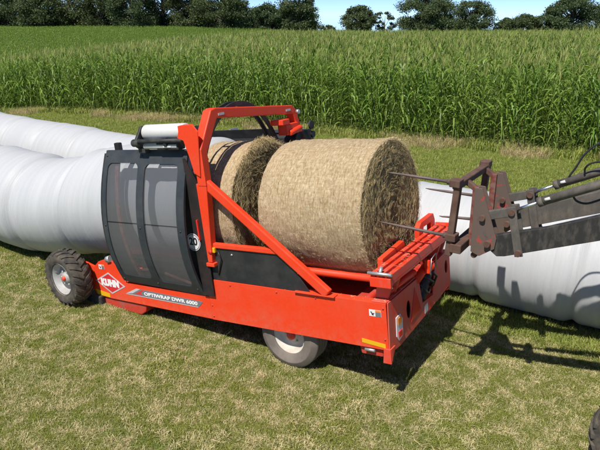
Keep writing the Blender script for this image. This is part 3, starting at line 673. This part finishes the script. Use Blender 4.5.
hay_bale(1.90, 1.22, 'shadow-striped round hay bale behind the front one, with ragged dark hay on its end', True, 11)

# ------------------------------------------------------------------ wrapped bale tubes
def tube_row(name, label, path, seglen, Rr, seed, group=None):
    """path: function s -> centre; parts: one wrapped bale per segment"""
    random.seed(seed)
    p0, p1 = path(0), path(.2); d = (p1 - p0).normalized(); dH = Vector((d.x, d.y, 0)).normalized(); sd = Vector((-dH.y, dH.x, 0))
    base = Vector((p0.x, p0.y, 0)); root = empty(name, frame_m(base, dH, sd, ZZ), label=label, cat='wrapped bale row', group=group)
    inv = root.matrix_world.inverted(); n = len(seglen); s = 0; na = 96
    offs = [Vector((random.gauss(0, .013), random.gauss(0, .014), 0)) for _ in range(n + 1)]; rds = [Rr + random.uniform(-.022, .022) for _ in range(n + 1)]
    if seed == 5: offs[0] = Vector((0, 0, 0)); offs[1] = Vector((0, .01, 0)); rds[0] = .81; rds[1] = .79
    for i, L_ in enumerate(seglen):
        m_ = 40; vs = []; fs = []
        for j in range(m_ + 1):
            f_ = j / m_; x = s + L_ * f_
            cen = path(x)
            # radius: joint crease at both ends, belly and a slightly cocked bale
            e = min(f_, 1 - f_) * L_
            o_ = offs[i]; rr0 = rds[i]
            if e < .14:
                k = .5 - .5 * e / .14; nb = i - 1 if f_ < .5 else i + 1; nb = max(0, min(n, nb)); o_ = o_.lerp(offs[nb], k); rr0 = rr0 * (1 - k) + rds[nb] * k
            cr = .034 * math.exp(-(e / .05) ** 2) + .016 * math.exp(-(e / .17) ** 2) - .012 * math.exp(-((e - .13) / .06) ** 2)
            rr_ = rr0 - cr
            for k in range(na):
                w_ = 2 * PI * k / na; cw, sw_ = math.cos(w_), math.sin(w_)
                r2 = rr_ + .010 * noise.noise(Vector((x * 1.3 + seed, cw * 1.3, sw_ * 1.3))) + .006 * noise.noise(Vector((x * 9 + seed, cw * 1.4, sw_ * 1.4))) + .0025 * noise.noise(Vector((x * 24, cw * 3, sw_ * 3 + seed)))
                p = cen + sd * (o_.x + r2 * cw) + ZZ * (o_.y + r2 * sw_)
                if p.z < .0: p.z = .004 * cw
                vs.append(tuple(inv @ p))
        for j in range(m_):
            for k in range(na): k2 = (k + 1) % na; fs.append((j * na + k, j * na + k2, (j + 1) * na + k2, (j + 1) * na + k))
        q = MB(); q.add(vs, fs, True)
        for end in (0, m_):
            if (i == 0 and end == 0) or (i == n - 1 and end): q.add(vs[end * na:(end + 1) * na], [tuple(range(na))], False)
        q.build('wrapped_bale', 'stretch_film', root, fix=True, flipy=False)
        s += L_
    return root
# near row: leaves the machine, settles to the ground
_ra = np.arange(1.5, 9.51, .1); _rz = np.interp(_ra, [2.6, 3, 4, 5.25, 5.65, 6, 6.4, 6.8, 7.15, 7.55, 8], [1.525, 1.476, 1.32, 1.06, .98, .92, .865, .855, .87, .895, .905])
PATHZ = np.convolve(_rz, np.ones(5) / 5, 'same')[5:76]
def path_near(s):
    a = 2.64 + s; p = Wp(a, .865, 1.85)
    z = float(np.interp(a, np.arange(2.0, 9.01, .1), PATHZ))
    return Vector((p.x, p.y, z))
tube_row('wrapped_bale_row', 'nearer white film-wrapped row of bales coming out of the black guard of the wrapper', path_near, [1.25, 1.22, 1.2, 1.24, 1.22, 1.23, 1.22, 1.24, 1.22, 1.2, 1.2], .785, 5, 'white wrapped bale rows')
AT = R(55.2); UT = Vector((-math.sin(AT), math.cos(AT), 0))
def path_far(s): return Vector((5.373, 6.0, .752)) + UT * (s - 5.3)
tube_row('wrapped_bale_row', 'farther white film-wrapped row of bales on the grass behind the machine and the spear frame', path_far, [1.25, 1.22, 1.23, 1.22, 1.24] * 5, .752, 9, 'white wrapped bale rows')

# ------------------------------------------------------------------ tractor with loader and bale spear
F0 = Vector((1.927, 5.633, 0))
TR = empty('loader_tractor', frame_m(F0, UH, -V, ZZ), label='old tractor at the right reaching in with a rusty bale spear on black loader arms', cat='tractor')
# local (s, t, z): s towards the wrapper, t to the far side
fr = MB()
fr.beam((.285, -.49, 2.29), (.285, .48, 2.29), .07, .065); spear = fr.build('bale_spear_frame', 'rusty_steel', TR, .01)
for t0 in (-.45, .45):
    q = MB(); q.beam((.275, t0, 2.32), (.315, t0, 1.60), .062, .075, (0, 1, 0)); q.build('spear_post', 'rusty_steel', spear, .008)
    for z0 in (2.315, 1.79):
        q = MB(); q.box((.245, .345), (t0 - .06, t0 + .06), (z0 - .035, z0 + .035)); q.build('clamp_plate', 'rusty_steel', spear, .008)
for t0 in (-.22, .36):
    q = MB(); q.beam((.17, t0, 2.25), (.17, t0, 1.66), .06, .07, (0, 1, 0)); q.build('inner_post', 'rusty_dim_red', spear, .006)
    q = MB(); q.beam((.17, t0, 2.22), (.27, t0, 2.28), .06, .05); q.build('post_brace', 'rusty_steel', spear, .006)
q = MB(); q.beam((.24, -.5, 1.69), (.24, .5, 1.69), .11, .09); q.build('lower_beam', 'rusty_steel', spear, .01)
def tine(t0, z0, ln, z1, r=.017):
    q = MB(); q.tube([(.33, t0, z0), (.33 + ln * .6, t0, z0 + (z1 - z0) * .55), (.33 + ln * .92, t0, z1), (.33 + ln, t0, z1 + .002)], [r, r * .85, r * .5, .003], 12); q.tube([(.31, t0, z0), (.38, t0, z0)], r * 1.6, 12); q.build('tine', 'tine_steel', spear)
tine(-.45, 1.79, .74, 1.80); tine(-.45, 2.315, .66, 2.32); tine(.45, 1.96, .60, 1.955); tine(.45, 1.70, .42, 1.665)
for t0 in (-.27, .41):
    q = MB()
    pl = [(.16, 2.26), (.09, 2.26), (-.085, 1.80), (-.075, 1.70), (.06, 1.60), (.145, 1.63)]
    q.prism(pl, 1, t0 - .055, t0 - .04); q.prism(pl, 1, t0 + .04, t0 + .055)
    q.build('hinge_plate', 'worn_plate', TR, .004)
    q = MB(); q.tube([(-.012, t0 - .10, 1.745), (-.012, t0 + .08, 1.745)], .030, 14); q.tube([(.06, t0 - .09, 1.985), (.06, t0 + .07, 1.985)], .027, 14); q.tube([(-.20, t0 - .09, 2.085), (-.20, t0 + .09, 2.085)], .030, 14); q.tube([(-.30, t0 - .11, 1.715), (-.30, t0 + .10, 1.715)], .030, 14); q.tube([(.12, t0 - .02, 1.585), (.12, t0 + .1, 1.585)], .03, 12); q.build('pivot_pin', 'rusty_steel', TR)
    q = MB(); q.beam((.07, t0, 1.985), (-.22, t0, 2.085), .05, .085); q.build('tilt_link', 'weathered_gray', TR, .006)
    for e in (-.062, .062):
        q = MB(); q.beam((-.19, t0 + e, 2.13), (-.305, t0 + e, 1.675), .075, .018, (0, 1, 0)); q.build('lever_link', 'weathered_gray', TR, .004)
    q = MB(); q.beam((-.012, t0 - .05, 1.77), (.11, t0 - .05, 1.98), .012, .02); q.build('lock_rod', 'tine_steel', TR)
    # boom: bent box section deepening towards the tractor
    dz = .0 if t0 < 0 else .085
    q = MB(); q.prism([(x_, z_ + (dz if x_ < -.05 else dz * .3)) for x_, z_ in [(.02, 1.795), (.035, 1.72), (-.10, 1.625), (-.17, 1.64), (-.95, 1.955), (-1.9, 2.28), (-2.6, 1.95), (-2.75, 2.1), (-2.0, 2.52), (-.9, 2.165), (-.5, 1.985), (-.15, 1.86)]], 1, t0 - .038, t0 + .038); q.build('loader_boom', 'old_black_paint' if t0 < 0 else 'weathered_gray', TR, .006)
    # tilt cylinder
    q = MB(); q.tube([(-.20, t0, 2.085), (-.42, t0, 2.205)], .016, 12); q.build('cylinder_rod', 'chrome', TR)
    q = MB(); q.tube([(-.40, t0, 2.195), (-.44, t0, 2.217)], .045, 14); q.tube([(-.43, t0, 2.21), (-1.25, t0, 2.62)], .040, 14); q.build('tilt_cylinder', 'weathered_gray', TR)
    q = MB(); q.tube([(-.46, t0 - .042, 2.24), (-.50, t0 - .042, 2.26)], .014, 8); q.build('cylinder_label', 'sticker_white', TR)
def spl(pts, n=8):
    pts = [Vector(p) for p in pts]; P_ = [pts[0]] + pts + [pts[-1]]; o = []
    for i in range(1, len(P_) - 2):
        for k in range(n):
            f_ = k / n; a, b_, c_, d_ = P_[i - 1:i + 3]
            o.append(.5 * ((2 * b_) + (c_ - a) * f_ + (2 * a - 5 * b_ + 4 * c_ - d_) * f_ * f_ + (3 * b_ - a - 3 * c_ + d_) * f_ ** 3))
    return o + [pts[-1]]
for h_ in ([(-.52, .40, 2.30), (-.57, .40, 2.40), (-.64, .40, 2.55), (-.76, .40, 2.66), (-.95, .38, 2.66), (-1.2, .35, 2.45)],
           [(-.66, .36, 2.36), (-.66, .34, 2.42), (-.72, .32, 2.48), (-.85, .30, 2.50), (-1.1, .3, 2.45)],
           [(-.66, -.22, 2.30), (-.70, -.20, 2.24), (-.78, -.20, 2.23), (-.88, -.2, 2.28), (-1.0, -.2, 2.36)]):
    q = MB(); q.tube(spl(h_), .0095, 8); q.build('hydraulic_hose', 'hose_black', TR)
q = MB(); q.beam((-1.5, -.27, 2.2), (-1.5, .41, 2.2), .1, .1); q.build('cross_tube', 'old_black_paint', TR, .01)
for t0 in (-.27, .41):
    q = MB(); q.beam((-2.7, t0, .55), (-2.7, t0, 2.1), .1, .14, (0, 1, 0)); q.build('loader_upright', 'old_black_paint', TR, .01)
q = MB(); q.prism([(-1.95, .85), (-1.90, 1.1), (-1.95, 1.55), (-2.1, 1.66), (-3.6, 1.72), (-3.6, .7), (-2.4, .62)], 1, -.24, .38); q.build('hood', 'rusty_dim_red', TR, .04)
q = MB(); q.box((-5.0, -2.2), (-.16, .30), (.45, .8)); q.build('engine_block', 'old_black_paint', TR, .03)
q = MB(); q.beam((-2.2, -.62, .47), (-2.2, .76, .47), .12, .12); q.build('front_axle', 'old_black_paint', TR, .01)
tyre(.40, .24, .02, .22, 'tyre_rubber', 'rim_gray', 'rusty_dim_red', TR, (-1.56, -.70, .41))
tyre(.40, .24, .02, .22, 'tyre_rubber', 'rim_gray', 'rusty_dim_red', TR, (-2.2, .86, .41), outward=1)
for t0, o_ in ((-.78, -1), (.92, 1)): tyre(.78, .40, .04, .40, 'tyre_rubber', 'rim_gray', 'rusty_dim_red', TR, (-4.5, t0, .8), outward=o_)
q = MB(); q.box((-4.8, -3.7), (-.5, .62), (.9, 1.25)); q.box((-4.9, -4.75), (-.4, .5), (1.25, 1.7)); q.build('seat_platform', 'old_black_paint', TR, .05)

# ------------------------------------------------------------------ corn
def corn_plant_mesh(seed, H_=2.55, tassel=True):
    random.seed(seed); vs = []; fs = []; mi = []
    def strip(pts, ws, side, m_):
        o = len(vs)
        for p, w_ in zip(pts, ws): vs.append(tuple(p - side * w_)); vs.append(tuple(p + side * w_))
        for i in range(len(pts) - 1): fs.append((o + 2 * i, o + 2 * i + 1, o + 2 * i + 3, o + 2 * i + 2)); mi.append(m_)
    lean = Vector((random.gauss(0, .04), random.gauss(0, .04), 1))
    Hs = H_ * .88
    o = len(vs)
    for i, z in enumerate((0, Hs * .5, Hs)):
        r_ = (.014, .012, .006)[i]
        for k in range(3): w_ = 2 * PI * k / 3; c_ = lean * z; vs.append((c_.x + r_ * math.cos(w_), c_.y + r_ * math.sin(w_), z))
    for i in range(2):
        for k in range(3): k2 = (k + 1) % 3; fs.append((o + i * 3 + k, o + i * 3 + k2, o + i * 3 + 3 + k2, o + i * 3 + 3 + k)); mi.append(0)
    az = random.uniform(0, PI); nl = 14
    for i in range(nl):
        f_ = (i + 1) / nl; z = Hs * (.12 + .84 * f_ ** .95); a_ = az + PI * i + random.gauss(0, .35)
        d = Vector((math.cos(a_), math.sin(a_), 0)); sd = Vector((-d.y, d.x, 0))
        ln = (.42 + .50 * math.sin(PI * min(1, f_ * .95 + .08))) * random.uniform(.85, 1.15); rise = random.uniform(.8, 1.35) * (.8 + .5 * f_)
        pts = []; ws = []
        for k in range(6):
            u_ = k / 5; hor = ln * (u_ * .66); ver = ln * (rise * u_ - (1.05 + .25 * (1 - f_)) * u_ * u_ * random.uniform(.9, 1.1))
            pts.append(lean * z + d * hor + Vector((0, 0, ver)) + sd * random.gauss(0, .01)); ws.append(.025 * (math.sin(PI * min(1, u_ * .9 + .22)) ** .7) if k < 5 else .003)
        tw = (sd + Vector((0, 0, random.gauss(0, .35)))).normalized(); strip(pts, ws, tw, 0)
    for i in range(5 if tassel else 0):
        a_ = random.uniform(0, 2 * PI); d = Vector((math.cos(a_), math.sin(a_), 0)); sp = 0 if i == 0 else random.uniform(.05, .13)
        b_ = lean * Hs + Vector((0, 0, random.uniform(0, .08))); ln = random.uniform(.22, .32)
        pts = [b_, b_ + d * sp * .6 + Vector((0, 0, ln * .6)), b_ + d * sp * 1.3 + Vector((0, 0, ln))]
        strip(pts, [.005, .007, .003], Vector((-d.y, d.x, .1)).normalized(), 1)
    if seed % 2:
        z = Hs * .45; a_ = az + .6; d = Vector((math.cos(a_), math.sin(a_), 0)); b_ = lean * z
        strip([b_ + d * .02, b_ + d * .07 + Vector((0, 0, .12)), b_ + d * .09 + Vector((0, 0, .24))], [.012, .030, .004], Vector((-d.y, d.x, 0)), 0)
    me = bpy.data.meshes.new('corn_plant'); me.from_pydata(vs, [], fs); me.materials.append(MATS['corn_leaf']); me.materials.append(MATS['corn_tassel'])
    me.polygons.foreach_set('material_index', mi); return me
CM = [corn_plant_mesh(101 + i, 2.45 + .07 * (i % 4)) for i in range(6)]
random.seed(21)
def corn_xy(row, s_): p = CE0 + CU * s_ + CN * (.76 * row); return p.x, p.y
inst = []
front = []
for row in range(0, 62):
    step = .19 if row < 40 else .24
    s_ = -14.0
    while s_ < 52:
        s_ += step * random.uniform(.75, 1.25)
        x, y = corn_xy(row, s_); x += random.gauss(0, .05); y += random.gauss(0, .05)
        if row == 0 and random.random() < .12: continue
        if abs(x) > .56 * y + 2.5: continue
        if y > 66: continue
        rec = (x, y, ground(x, y), random.uniform(0, 2 * PI), random.uniform(.84, 1.10), random.gauss(0, .07), random.gauss(0, .07))
        if row < 2: front.append(rec)
        else: inst.append(rec)
front.sort(key=lambda r_: math.hypot(r_[0], r_[1]) + (0 if abs(r_[0]) < .52 * r_[1] else 100))
for r_ in front[300:]: inst.append(r_)
firstcorn = []
for i, (x, y, z, a_, sc, t1, t2) in enumerate(front[:300]):
    o = bpy.data.objects.new('corn_plant', CM[i % 6]); COL.objects.link(o); o.location = (x, y, z); o.rotation_euler = (t1, t2, a_); o.scale = (sc, sc, sc)
    tag(o, 'tall green tasselled corn plant in the front edge of the corn field', 'corn plant', 'corn plants along the near edge of the field')
    if i < 6: firstcorn.append(o)
# far field beyond the dip: no tassels yet
far = []
FT = []
for i in range(3):
    o = bpy.data.objects.new('corn_plant', corn_plant_mesh(301 + i, 2.4, False)); COL.objects.link(o); x_, y_ = -34 - 2 * i, 78; o.location = (x_, y_, ground(x_, y_)); FT.append(o)
    tag(o, 'green corn plant without tassel in the smooth far field at upper left', 'corn plant', 'corn plants in the far field')
row = 0; y = 66
yy = 62.0
while yy < 205:
    x = -.62 * yy
    xr = -.02 * yy + 6 if yy < 120 else .62 * yy
    st2 = .30 if yy < 110 else .42
    while x < xr:
        x += st2 * random.uniform(.8, 1.2)
        far.append((x, yy + random.gauss(0, .12), ground(x, yy), random.uniform(0, 6.28), random.uniform(.95, 1.1), 0, 0))
    yy += .95 if yy < 110 else 1.35

def gn_scatter(name, recs, templates, label=None):
    me = bpy.data.meshes.new(name); n = len(recs); A_ = np.array(recs, dtype=np.float32)
    me.vertices.add(n); me.vertices.foreach_set('co', A_[:, :3].ravel())
    at = me.attributes.new('rot', 'FLOAT_VECTOR', 'POINT'); at.data.foreach_set('vector', np.stack([A_[:, 5], A_[:, 6], A_[:, 3]], 1).astype(np.float32).ravel())
    at = me.attributes.new('scl', 'FLOAT', 'POINT'); at.data.foreach_set('value', A_[:, 4].copy())
    at = me.attributes.new('pick', 'INT', 'POINT'); at.data.foreach_set('value', rng.integers(0, len(templates), n).astype(np.int32))
    o = bpy.data.objects.new(name, me); COL.objects.link(o)
    ng = bpy.data.node_groups.new(name, 'GeometryNodeTree'); ng.interface.new_socket('Geometry', in_out='INPUT', socket_type='NodeSocketGeometry'); ng.interface.new_socket('Geometry', in_out='OUTPUT', socket_type='NodeSocketGeometry')
    gi = ng.nodes.new('NodeGroupInput'); go = ng.nodes.new('NodeGroupOutput'); ip = ng.nodes.new('GeometryNodeInstanceOnPoints'); jn = ng.nodes.new('GeometryNodeJoinGeometry')
    for t_ in reversed(templates):
        oi = ng.nodes.new('GeometryNodeObjectInfo'); oi.inputs['Object'].default_value = t_; oi.inputs['As Instance'].default_value = True; oi.transform_space = 'ORIGINAL'
        ng.links.new(oi.outputs['Geometry'], jn.inputs[0])
    def attr(nm, ty):
        a_ = ng.nodes.new('GeometryNodeInputNamedAttribute'); a_.data_type = ty; a_.inputs[0].default_value = nm; return a_.outputs[0]
    ng.links.new(gi.outputs[0], ip.inputs['Points']); ng.links.new(jn.outputs[0], ip.inputs['Instance']); ip.inputs['Pick Instance'].default_value = True
    ng.links.new(attr('pick', 'INT'), ip.inputs['Instance Index'])
    er = ng.nodes.new('FunctionNodeEulerToRotation'); ng.links.new(attr('rot', 'FLOAT_VECTOR'), er.inputs[0]); ng.links.new(er.outputs[0], ip.inputs['Rotation'])
    ng.links.new(attr('scl', 'FLOAT'), ip.inputs['Scale']); ng.links.new(ip.outputs[0], go.inputs[0])
    md = o.modifiers.new('scatter', 'NODES'); md.node_group = ng
    return tag(o, label, None, None, 'stuff')
tag(gn_scatter('corn_field', inst, firstcorn, 'dense green corn field with pale tassels rising behind the grass strip'), cat='corn')
tag(gn_scatter('far_corn_field', far, FT, 'smooth green far corn field beyond the crest at upper left'), cat='corn')

# ------------------------------------------------------------------ grass
def tuft_mesh(name, seed, n, rad_, h0, h1, wd_, mt, lay=.8):
    random.seed(seed); vs = []; fs = []
    for _ in range(n):
        a_ = random.uniform(0, 2 * PI); r_ = rad_ * math.sqrt(random.random()); b_ = Vector((r_ * math.cos(a_), r_ * math.sin(a_), -.004))
        a2 = random.uniform(0, 2 * PI); d = Vector((math.cos(a2), math.sin(a2), 0)); h = random.uniform(h0, h1); l_ = random.uniform(.1, lay)
        sd = Vector((-d.y, d.x, 0)) * wd_ * random.uniform(.6, 1.2)
        p1 = b_ + Vector((0, 0, h * .6)) + d * h * l_ * .5; p2 = b_ + Vector((0, 0, h * (1 - l_ * .45))) + d * h * l_ * 1.2
        o = len(vs); vs += [tuple(b_ - sd), tuple(b_ + sd), tuple(p1 - sd * .8), tuple(p1 + sd * .8), tuple(p2)]
        fs += [(o, o + 1, o + 3, o + 2), (o + 2, o + 3, o + 4)]
    me = bpy.data.meshes.new(name); me.from_pydata(vs, [], fs); me.materials.append(MATS[mt]); return me
def tmpl(name, meshes, spots):
    out = []
    for me, (x, y) in zip(meshes, spots):
        o = bpy.data.objects.new(name, me); COL.objects.link(o); o.location = (x, y, ground(x, y)); tag(o, kind='stuff'); out.append(o)
    return out
T1 = tmpl('grass_tuft', [tuft_mesh('grass_tuft', 31 + i, 34, .10, .015, .055, .0022, 'grass_blade', 1.8) for i in range(4)], [(-1.5, 5.3), (-.4, 5.1), (.7, 5.0), (1.6, 5.2)])
T2 = tmpl('lush_tuft', [tuft_mesh('lush_tuft', 41 + i, 34, .12, .05, .13, .0035, 'lush_blade', .9) for i in range(3)], [(-9, 20), (2.6, 9.8), (4.5, 10)])
T3 = tmpl('dry_grass_tuft', [tuft_mesh('dry_grass_tuft', 51 + i, 40, .16, .10, .36, .004, 'dry_grass', .9) for i in range(3)], [(-10, 26), (3, 18.6), (6, 17.2)])
recs = []
random.seed(5)
def addrec(L_, x, y, s0, s1): L_.append((x, y, ground(x, y), random.uniform(0, 2 * PI), random.uniform(s0, s1), random.gauss(0, .05), random.gauss(0, .05)))
for _ in range(52000):
    y = random.uniform(4.1, 12.5); hw = .53 * y + .5; x = random.uniform(-hw, hw)
    if y > 7 and random.random() < (y - 7) * .10: continue
    g_ = noise.noise(Vector((x * 1.6, y * 1.6, 5)))
    d_ = (Vector((x - .825, y - 5.314)).dot(Vector((V.x, V.y)))) + .04 * math.sin(x * 2.1)
    trk = any(abs(d_ - k_) < .16 for k_ in (-1.75, -.35)) and noise.noise(Vector((x * .8, y * .8, 9))) > -.25
    if trk and random.random() < .62: continue
    if trk: g_ = -1
    addrec(recs, x, y, .5 + .5 * max(0, g_), 1.1 + 1.2 * max(0, g_))
tag(gn_scatter('mown_grass', recs, T1, 'short patchy mown grass, green and straw coloured, round the machine'), cat='grass')
recs = []
for _ in range(60000):
    y = random.uniform(8.5, 29); hw = .54 * y + 1; x = random.uniform(-hw, hw)
    q_ = (Vector((x, y)) - CE0).dot(CN)
    if q_ > .4 or q_ < -12: continue
    if (Vector((x, y)) - Vector((5.373, 6))).dot(Vector((math.cos(AT), math.sin(AT)))) < .55: continue
    addrec(recs, x, y, .5, 1.0)
tag(gn_scatter('lush_grass', recs, T2, 'bright green grass strip between the wrapped bales and the corn'), cat='grass')
recs = []
for _ in range(9000):
    s_ = random.uniform(-12, 36); off = -abs(random.gauss(0, .6)) + .35; p = CE0 + CU * s_ + CN * off
    if noise.noise(Vector((p.x * .45, p.y * .45, 2))) + .02 < abs(off) * .30: continue
    addrec(recs, p.x, p.y, .45, 1.05)
tag(gn_scatter('dry_grass', recs, T3, 'tan dry grass along the foot of the corn'), cat='grass')
S_ = []
random.seed(91)
for _ in range(1300):
    k_ = random.random()
    if k_ < .45: x = random.gauss(.7, 1.1); y = random.gauss(5.0, .7)
    else: x = random.uniform(-4.5, 4.5); y = random.uniform(4.2, 8)
    w_ = random.uniform(0, 6.28); ln = random.uniform(.03, .11); p = Vector((x, y, ground(x, y) + random.uniform(.02, .05))); d = Vector((math.cos(w_), math.sin(w_), random.uniform(-.1, .15)))
    S_.append(([p, p + d * ln * .5 + Vector((0, 0, .006)), p + d * ln], random.uniform(.0008, .0018)))
vs, fs = ribbon_mesh(S_, 0); q = MB(); q.add(vs, fs); tag(q.build('fallen_straw', 'net_strand', None, fix=False, flipy=False), 'loose straw stalks scattered on the grass round the machine', kind='stuff')
# green weeds at the tube's foot and by the far right of the corn foot
recs = []
for _ in range(1500):
    s_ = random.uniform(-1.5, 6.0); p = Vector((5.373, 6.0)) + Vector((UT.x, UT.y)) * (s_) - Vector((math.cos(AT), math.sin(AT))) * random.uniform(.45, .95)
    addrec(recs, p.x, p.y, .5, 1.15)
tag(gn_scatter('weed_fringe', recs, T2, 'taller green grass along the foot of the farther bale row'), cat='grass')

recs = []
for _ in range(1100):
    s_ = random.uniform(-12, 38); off = random.uniform(-.35, .5); p = CE0 + CU * s_ + CN * off
    addrec(recs, p.x, p.y, 1.5, 3.4)
tag(gn_scatter('field_edge_weeds', recs, T2, 'leafy green weeds growing at the foot of the corn'), cat='weeds')

# ------------------------------------------------------------------ trees
def tree_parts(seed, Wd, Ht, nleaf, sparse=0.0, leaf=.34, low=.12):
    random.seed(seed); r = random.Random(seed)
    clumps = []
    nC = int(85 * (1 - .6 * sparse))
    for _ in range(nC):
        u_ = r.uniform(-1, 1); z = r.uniform(low * .5, 1); prof_ = math.sin(PI * min(1, max(.04, (z - low * .5) * .92 + .10))) ** .55
        a_ = r.uniform(0, 2 * PI); rr_ = Wd / 2 * prof_ * r.uniform(.2, .9) ** .7
        clumps.append((Vector((rr_ * math.cos(a_), rr_ * math.sin(a_), Ht * z * .93)), r.uniform(.10, .20) * (Wd + Ht) / 2 * (1 - .35 * sparse)))
    vs = []; fs = []
    for _ in range(nleaf):
        c_, cr = r.choice(clumps); d = Vector((r.gauss(0, 1), r.gauss(0, 1), r.gauss(0, .8))).normalized(); p = c_ + Vector((d.x, d.y, d.z * .7)) * cr * (r.random() ** .5) * r.uniform(.7, 1.12)
        n1 = Vector((r.gauss(0, 1), r.gauss(0, 1), r.gauss(0, 1))).normalized(); n2 = n1.cross(Vector((r.gauss(0, 1), r.gauss(0, 1), r.gauss(0, 1)))).normalized(); s1 = leaf * r.uniform(.5, 1.2); s2 = s1 * r.uniform(.45, .85)
        o = len(vs); vs += [tuple(p - n1 * s1), tuple(p + n2 * s2), tuple(p + n1 * s1), tuple(p - n2 * s2)]; fs.append((o, o + 1, o + 2, o + 3))
    tr_ = MB(); tr_.tube([(0, 0, -.5), (.1, 0, Ht * .2), (.0, .1, Ht * .5), (.1, 0, Ht * .8)], [Wd * .035, Wd * .026, Wd * .016, Wd * .005], 8)
    for c_, cr in clumps[::2]:
        b_ = Vector((.05, .05, max(Ht * .12, c_.z * .55))); tr_.tube([b_, (b_ + c_) / 2 + Vector((0, 0, -.2)), c_], [Wd * .012, Wd * .008, Wd * .003], 5, False)
    return vs, fs, tr_
TC = {}
def tree(kind, seed, Wd, Ht, x, y, label, nleaf=5000, sparse=0, mt='tree_leaf', leaf=.26, low=.12, scale=1, group='trees beyond the corn field'):
    key = (seed, Wd, Ht, nleaf)
    if key not in TC:
        vs, fs, tr_ = tree_parts(seed, Wd, Ht, int(nleaf * 3.8), sparse, leaf, low)
        me = bpy.data.meshes.new('crown'); me.from_pydata(vs, [], fs); me.materials.append(MATS[mt])
        to = tr_.build('trunk', 'bark', None, flipy=False); TC[key] = (me, to.data, to)
        used = to
    else: used = None
    me, tm, _ = TC[key]
    root = bpy.data.objects.new(kind, None); COL.objects.link(root); root.location = (x, y, ground(x, y)); root.rotation_euler = (0, 0, random.uniform(0, 6.28)); root.scale = (scale,) * 3
    tag(root, label, 'tree', group)
    cr = bpy.data.objects.new('crown', me); COL.objects.link(cr); cr.parent = root
    tk = used or bpy.data.objects.new('trunk', tm)
    if not used: COL.objects.link(tk)
    tk.parent = root
    return root
def at_px(px, D): return ((px - 300) / 610 * D * .98, D)
def top_h(py, D, x, y): return CAM_H - (py - 15) / 610 * D * 1.0 - ground(x, y)
def place(kind, px, py, wpx, D, label, **k):
    x, y = at_px(px, D); Ht = top_h(py, D, x, y); Wd = wpx / 610 * D
    tree(kind, int(px) + 500, round(Wd, 1), round(Ht, 1), x, y, label, **k)
place('oak_tree', 357, 6, 34, 205, 'rounded green tree standing alone right of the sky gap, left of the thin one', nleaf=4200, low=.16)
place('dying_tree', 382, 11, 24, 207, 'thin pale half-bare tree between the rounded green tree and the big dark pair', nleaf=650, sparse=1, mt='pale_leaf', leaf=.26, low=.4)
place('spreading_tree', 422, -7, 60, 205, 'large dark spreading tree on the skyline, left one of the big pair', nleaf=9000)
place('spreading_tree', 466, 2, 48, 215, 'dark tree with feathery right edge, right one of the big pair', nleaf=6500)
place('bushy_tree', 517, 15, 40, 210, 'low bushy tree on the skyline just left of the rightmost tree', nleaf=3800, low=.05)
place('oak_tree', 564, -1, 62, 205, 'broad rightmost tree on the skyline above the corn', nleaf=9000)
place('bushy_tree', 328, 24, 14, 230, 'tiny distant bush on the skyline in the sky gap', nleaf=900, low=.05)
place('bushy_tree', 600, 23, 22, 260, 'small distant bush at the right edge of the skyline', nleaf=900, low=.05)
place('pine_tree', 299, -24, 36, 200, 'tall rightmost tree of the left wood, its edge against the sky', nleaf=7500)
place('bushy_tree', 268, 5, 44, 205, 'lower bright-edged tree left of the tall tree that ends the wood', nleaf=6000, low=.05)
place('oak_tree', 240, 4, 30, 212, 'smaller tree in the dip of the left wood under a patch of sky', nleaf=4500, low=.05)
xs_ = [(224, -22, 46), (196, -38, 44), (168, -45, 48), (138, -42, 44), (108, -50, 50), (78, -40, 44), (48, -14, 40), (22, -26, 44), (-6, -48, 46), (-40, -50, 52)]
lab = ['leafy wood tree beside the dip in the wood, seventh from the left edge group', 'tall dark wood tree above the upper left corn', 'tall dense tree of the left wood', 'tall dark tree in the middle of the left wood', 'big dense tree of the left wood', 'dark tree of the left wood right of the bright gap', 'lower tree of the left wood under the bright gap near the left edge', 'dark tree of the left wood left of the bright gap', 'tall dark tree of the left wood at the frame edge', 'tall tree beyond the left frame edge']
random.seed(77)
for i, (px, py, w_) in enumerate(xs_):
    place('oak_tree', px, py, w_ + 8, 198 + (i % 3) * 7, lab[i], nleaf=8500, low=.03)
for i, px in enumerate(range(-30, 330, 24)):
    place('understorey_shrub', px + random.uniform(-4, 4), 10 + random.uniform(-3, 5), 40, 222, 'dark shrub under the left wood', nleaf=2600, low=.02, group='shrubs filling the foot of the left wood')

for px, py, w_ in ((500, 18, 26), (535, 15, 34), (588, 14, 34), (452, 19, 22)):
    place('hedge_shrub', px, py, w_, 216, 'low green shrub between the skyline trees at the right', nleaf=2200, low=.02, group='low shrubs between the right skyline trees')
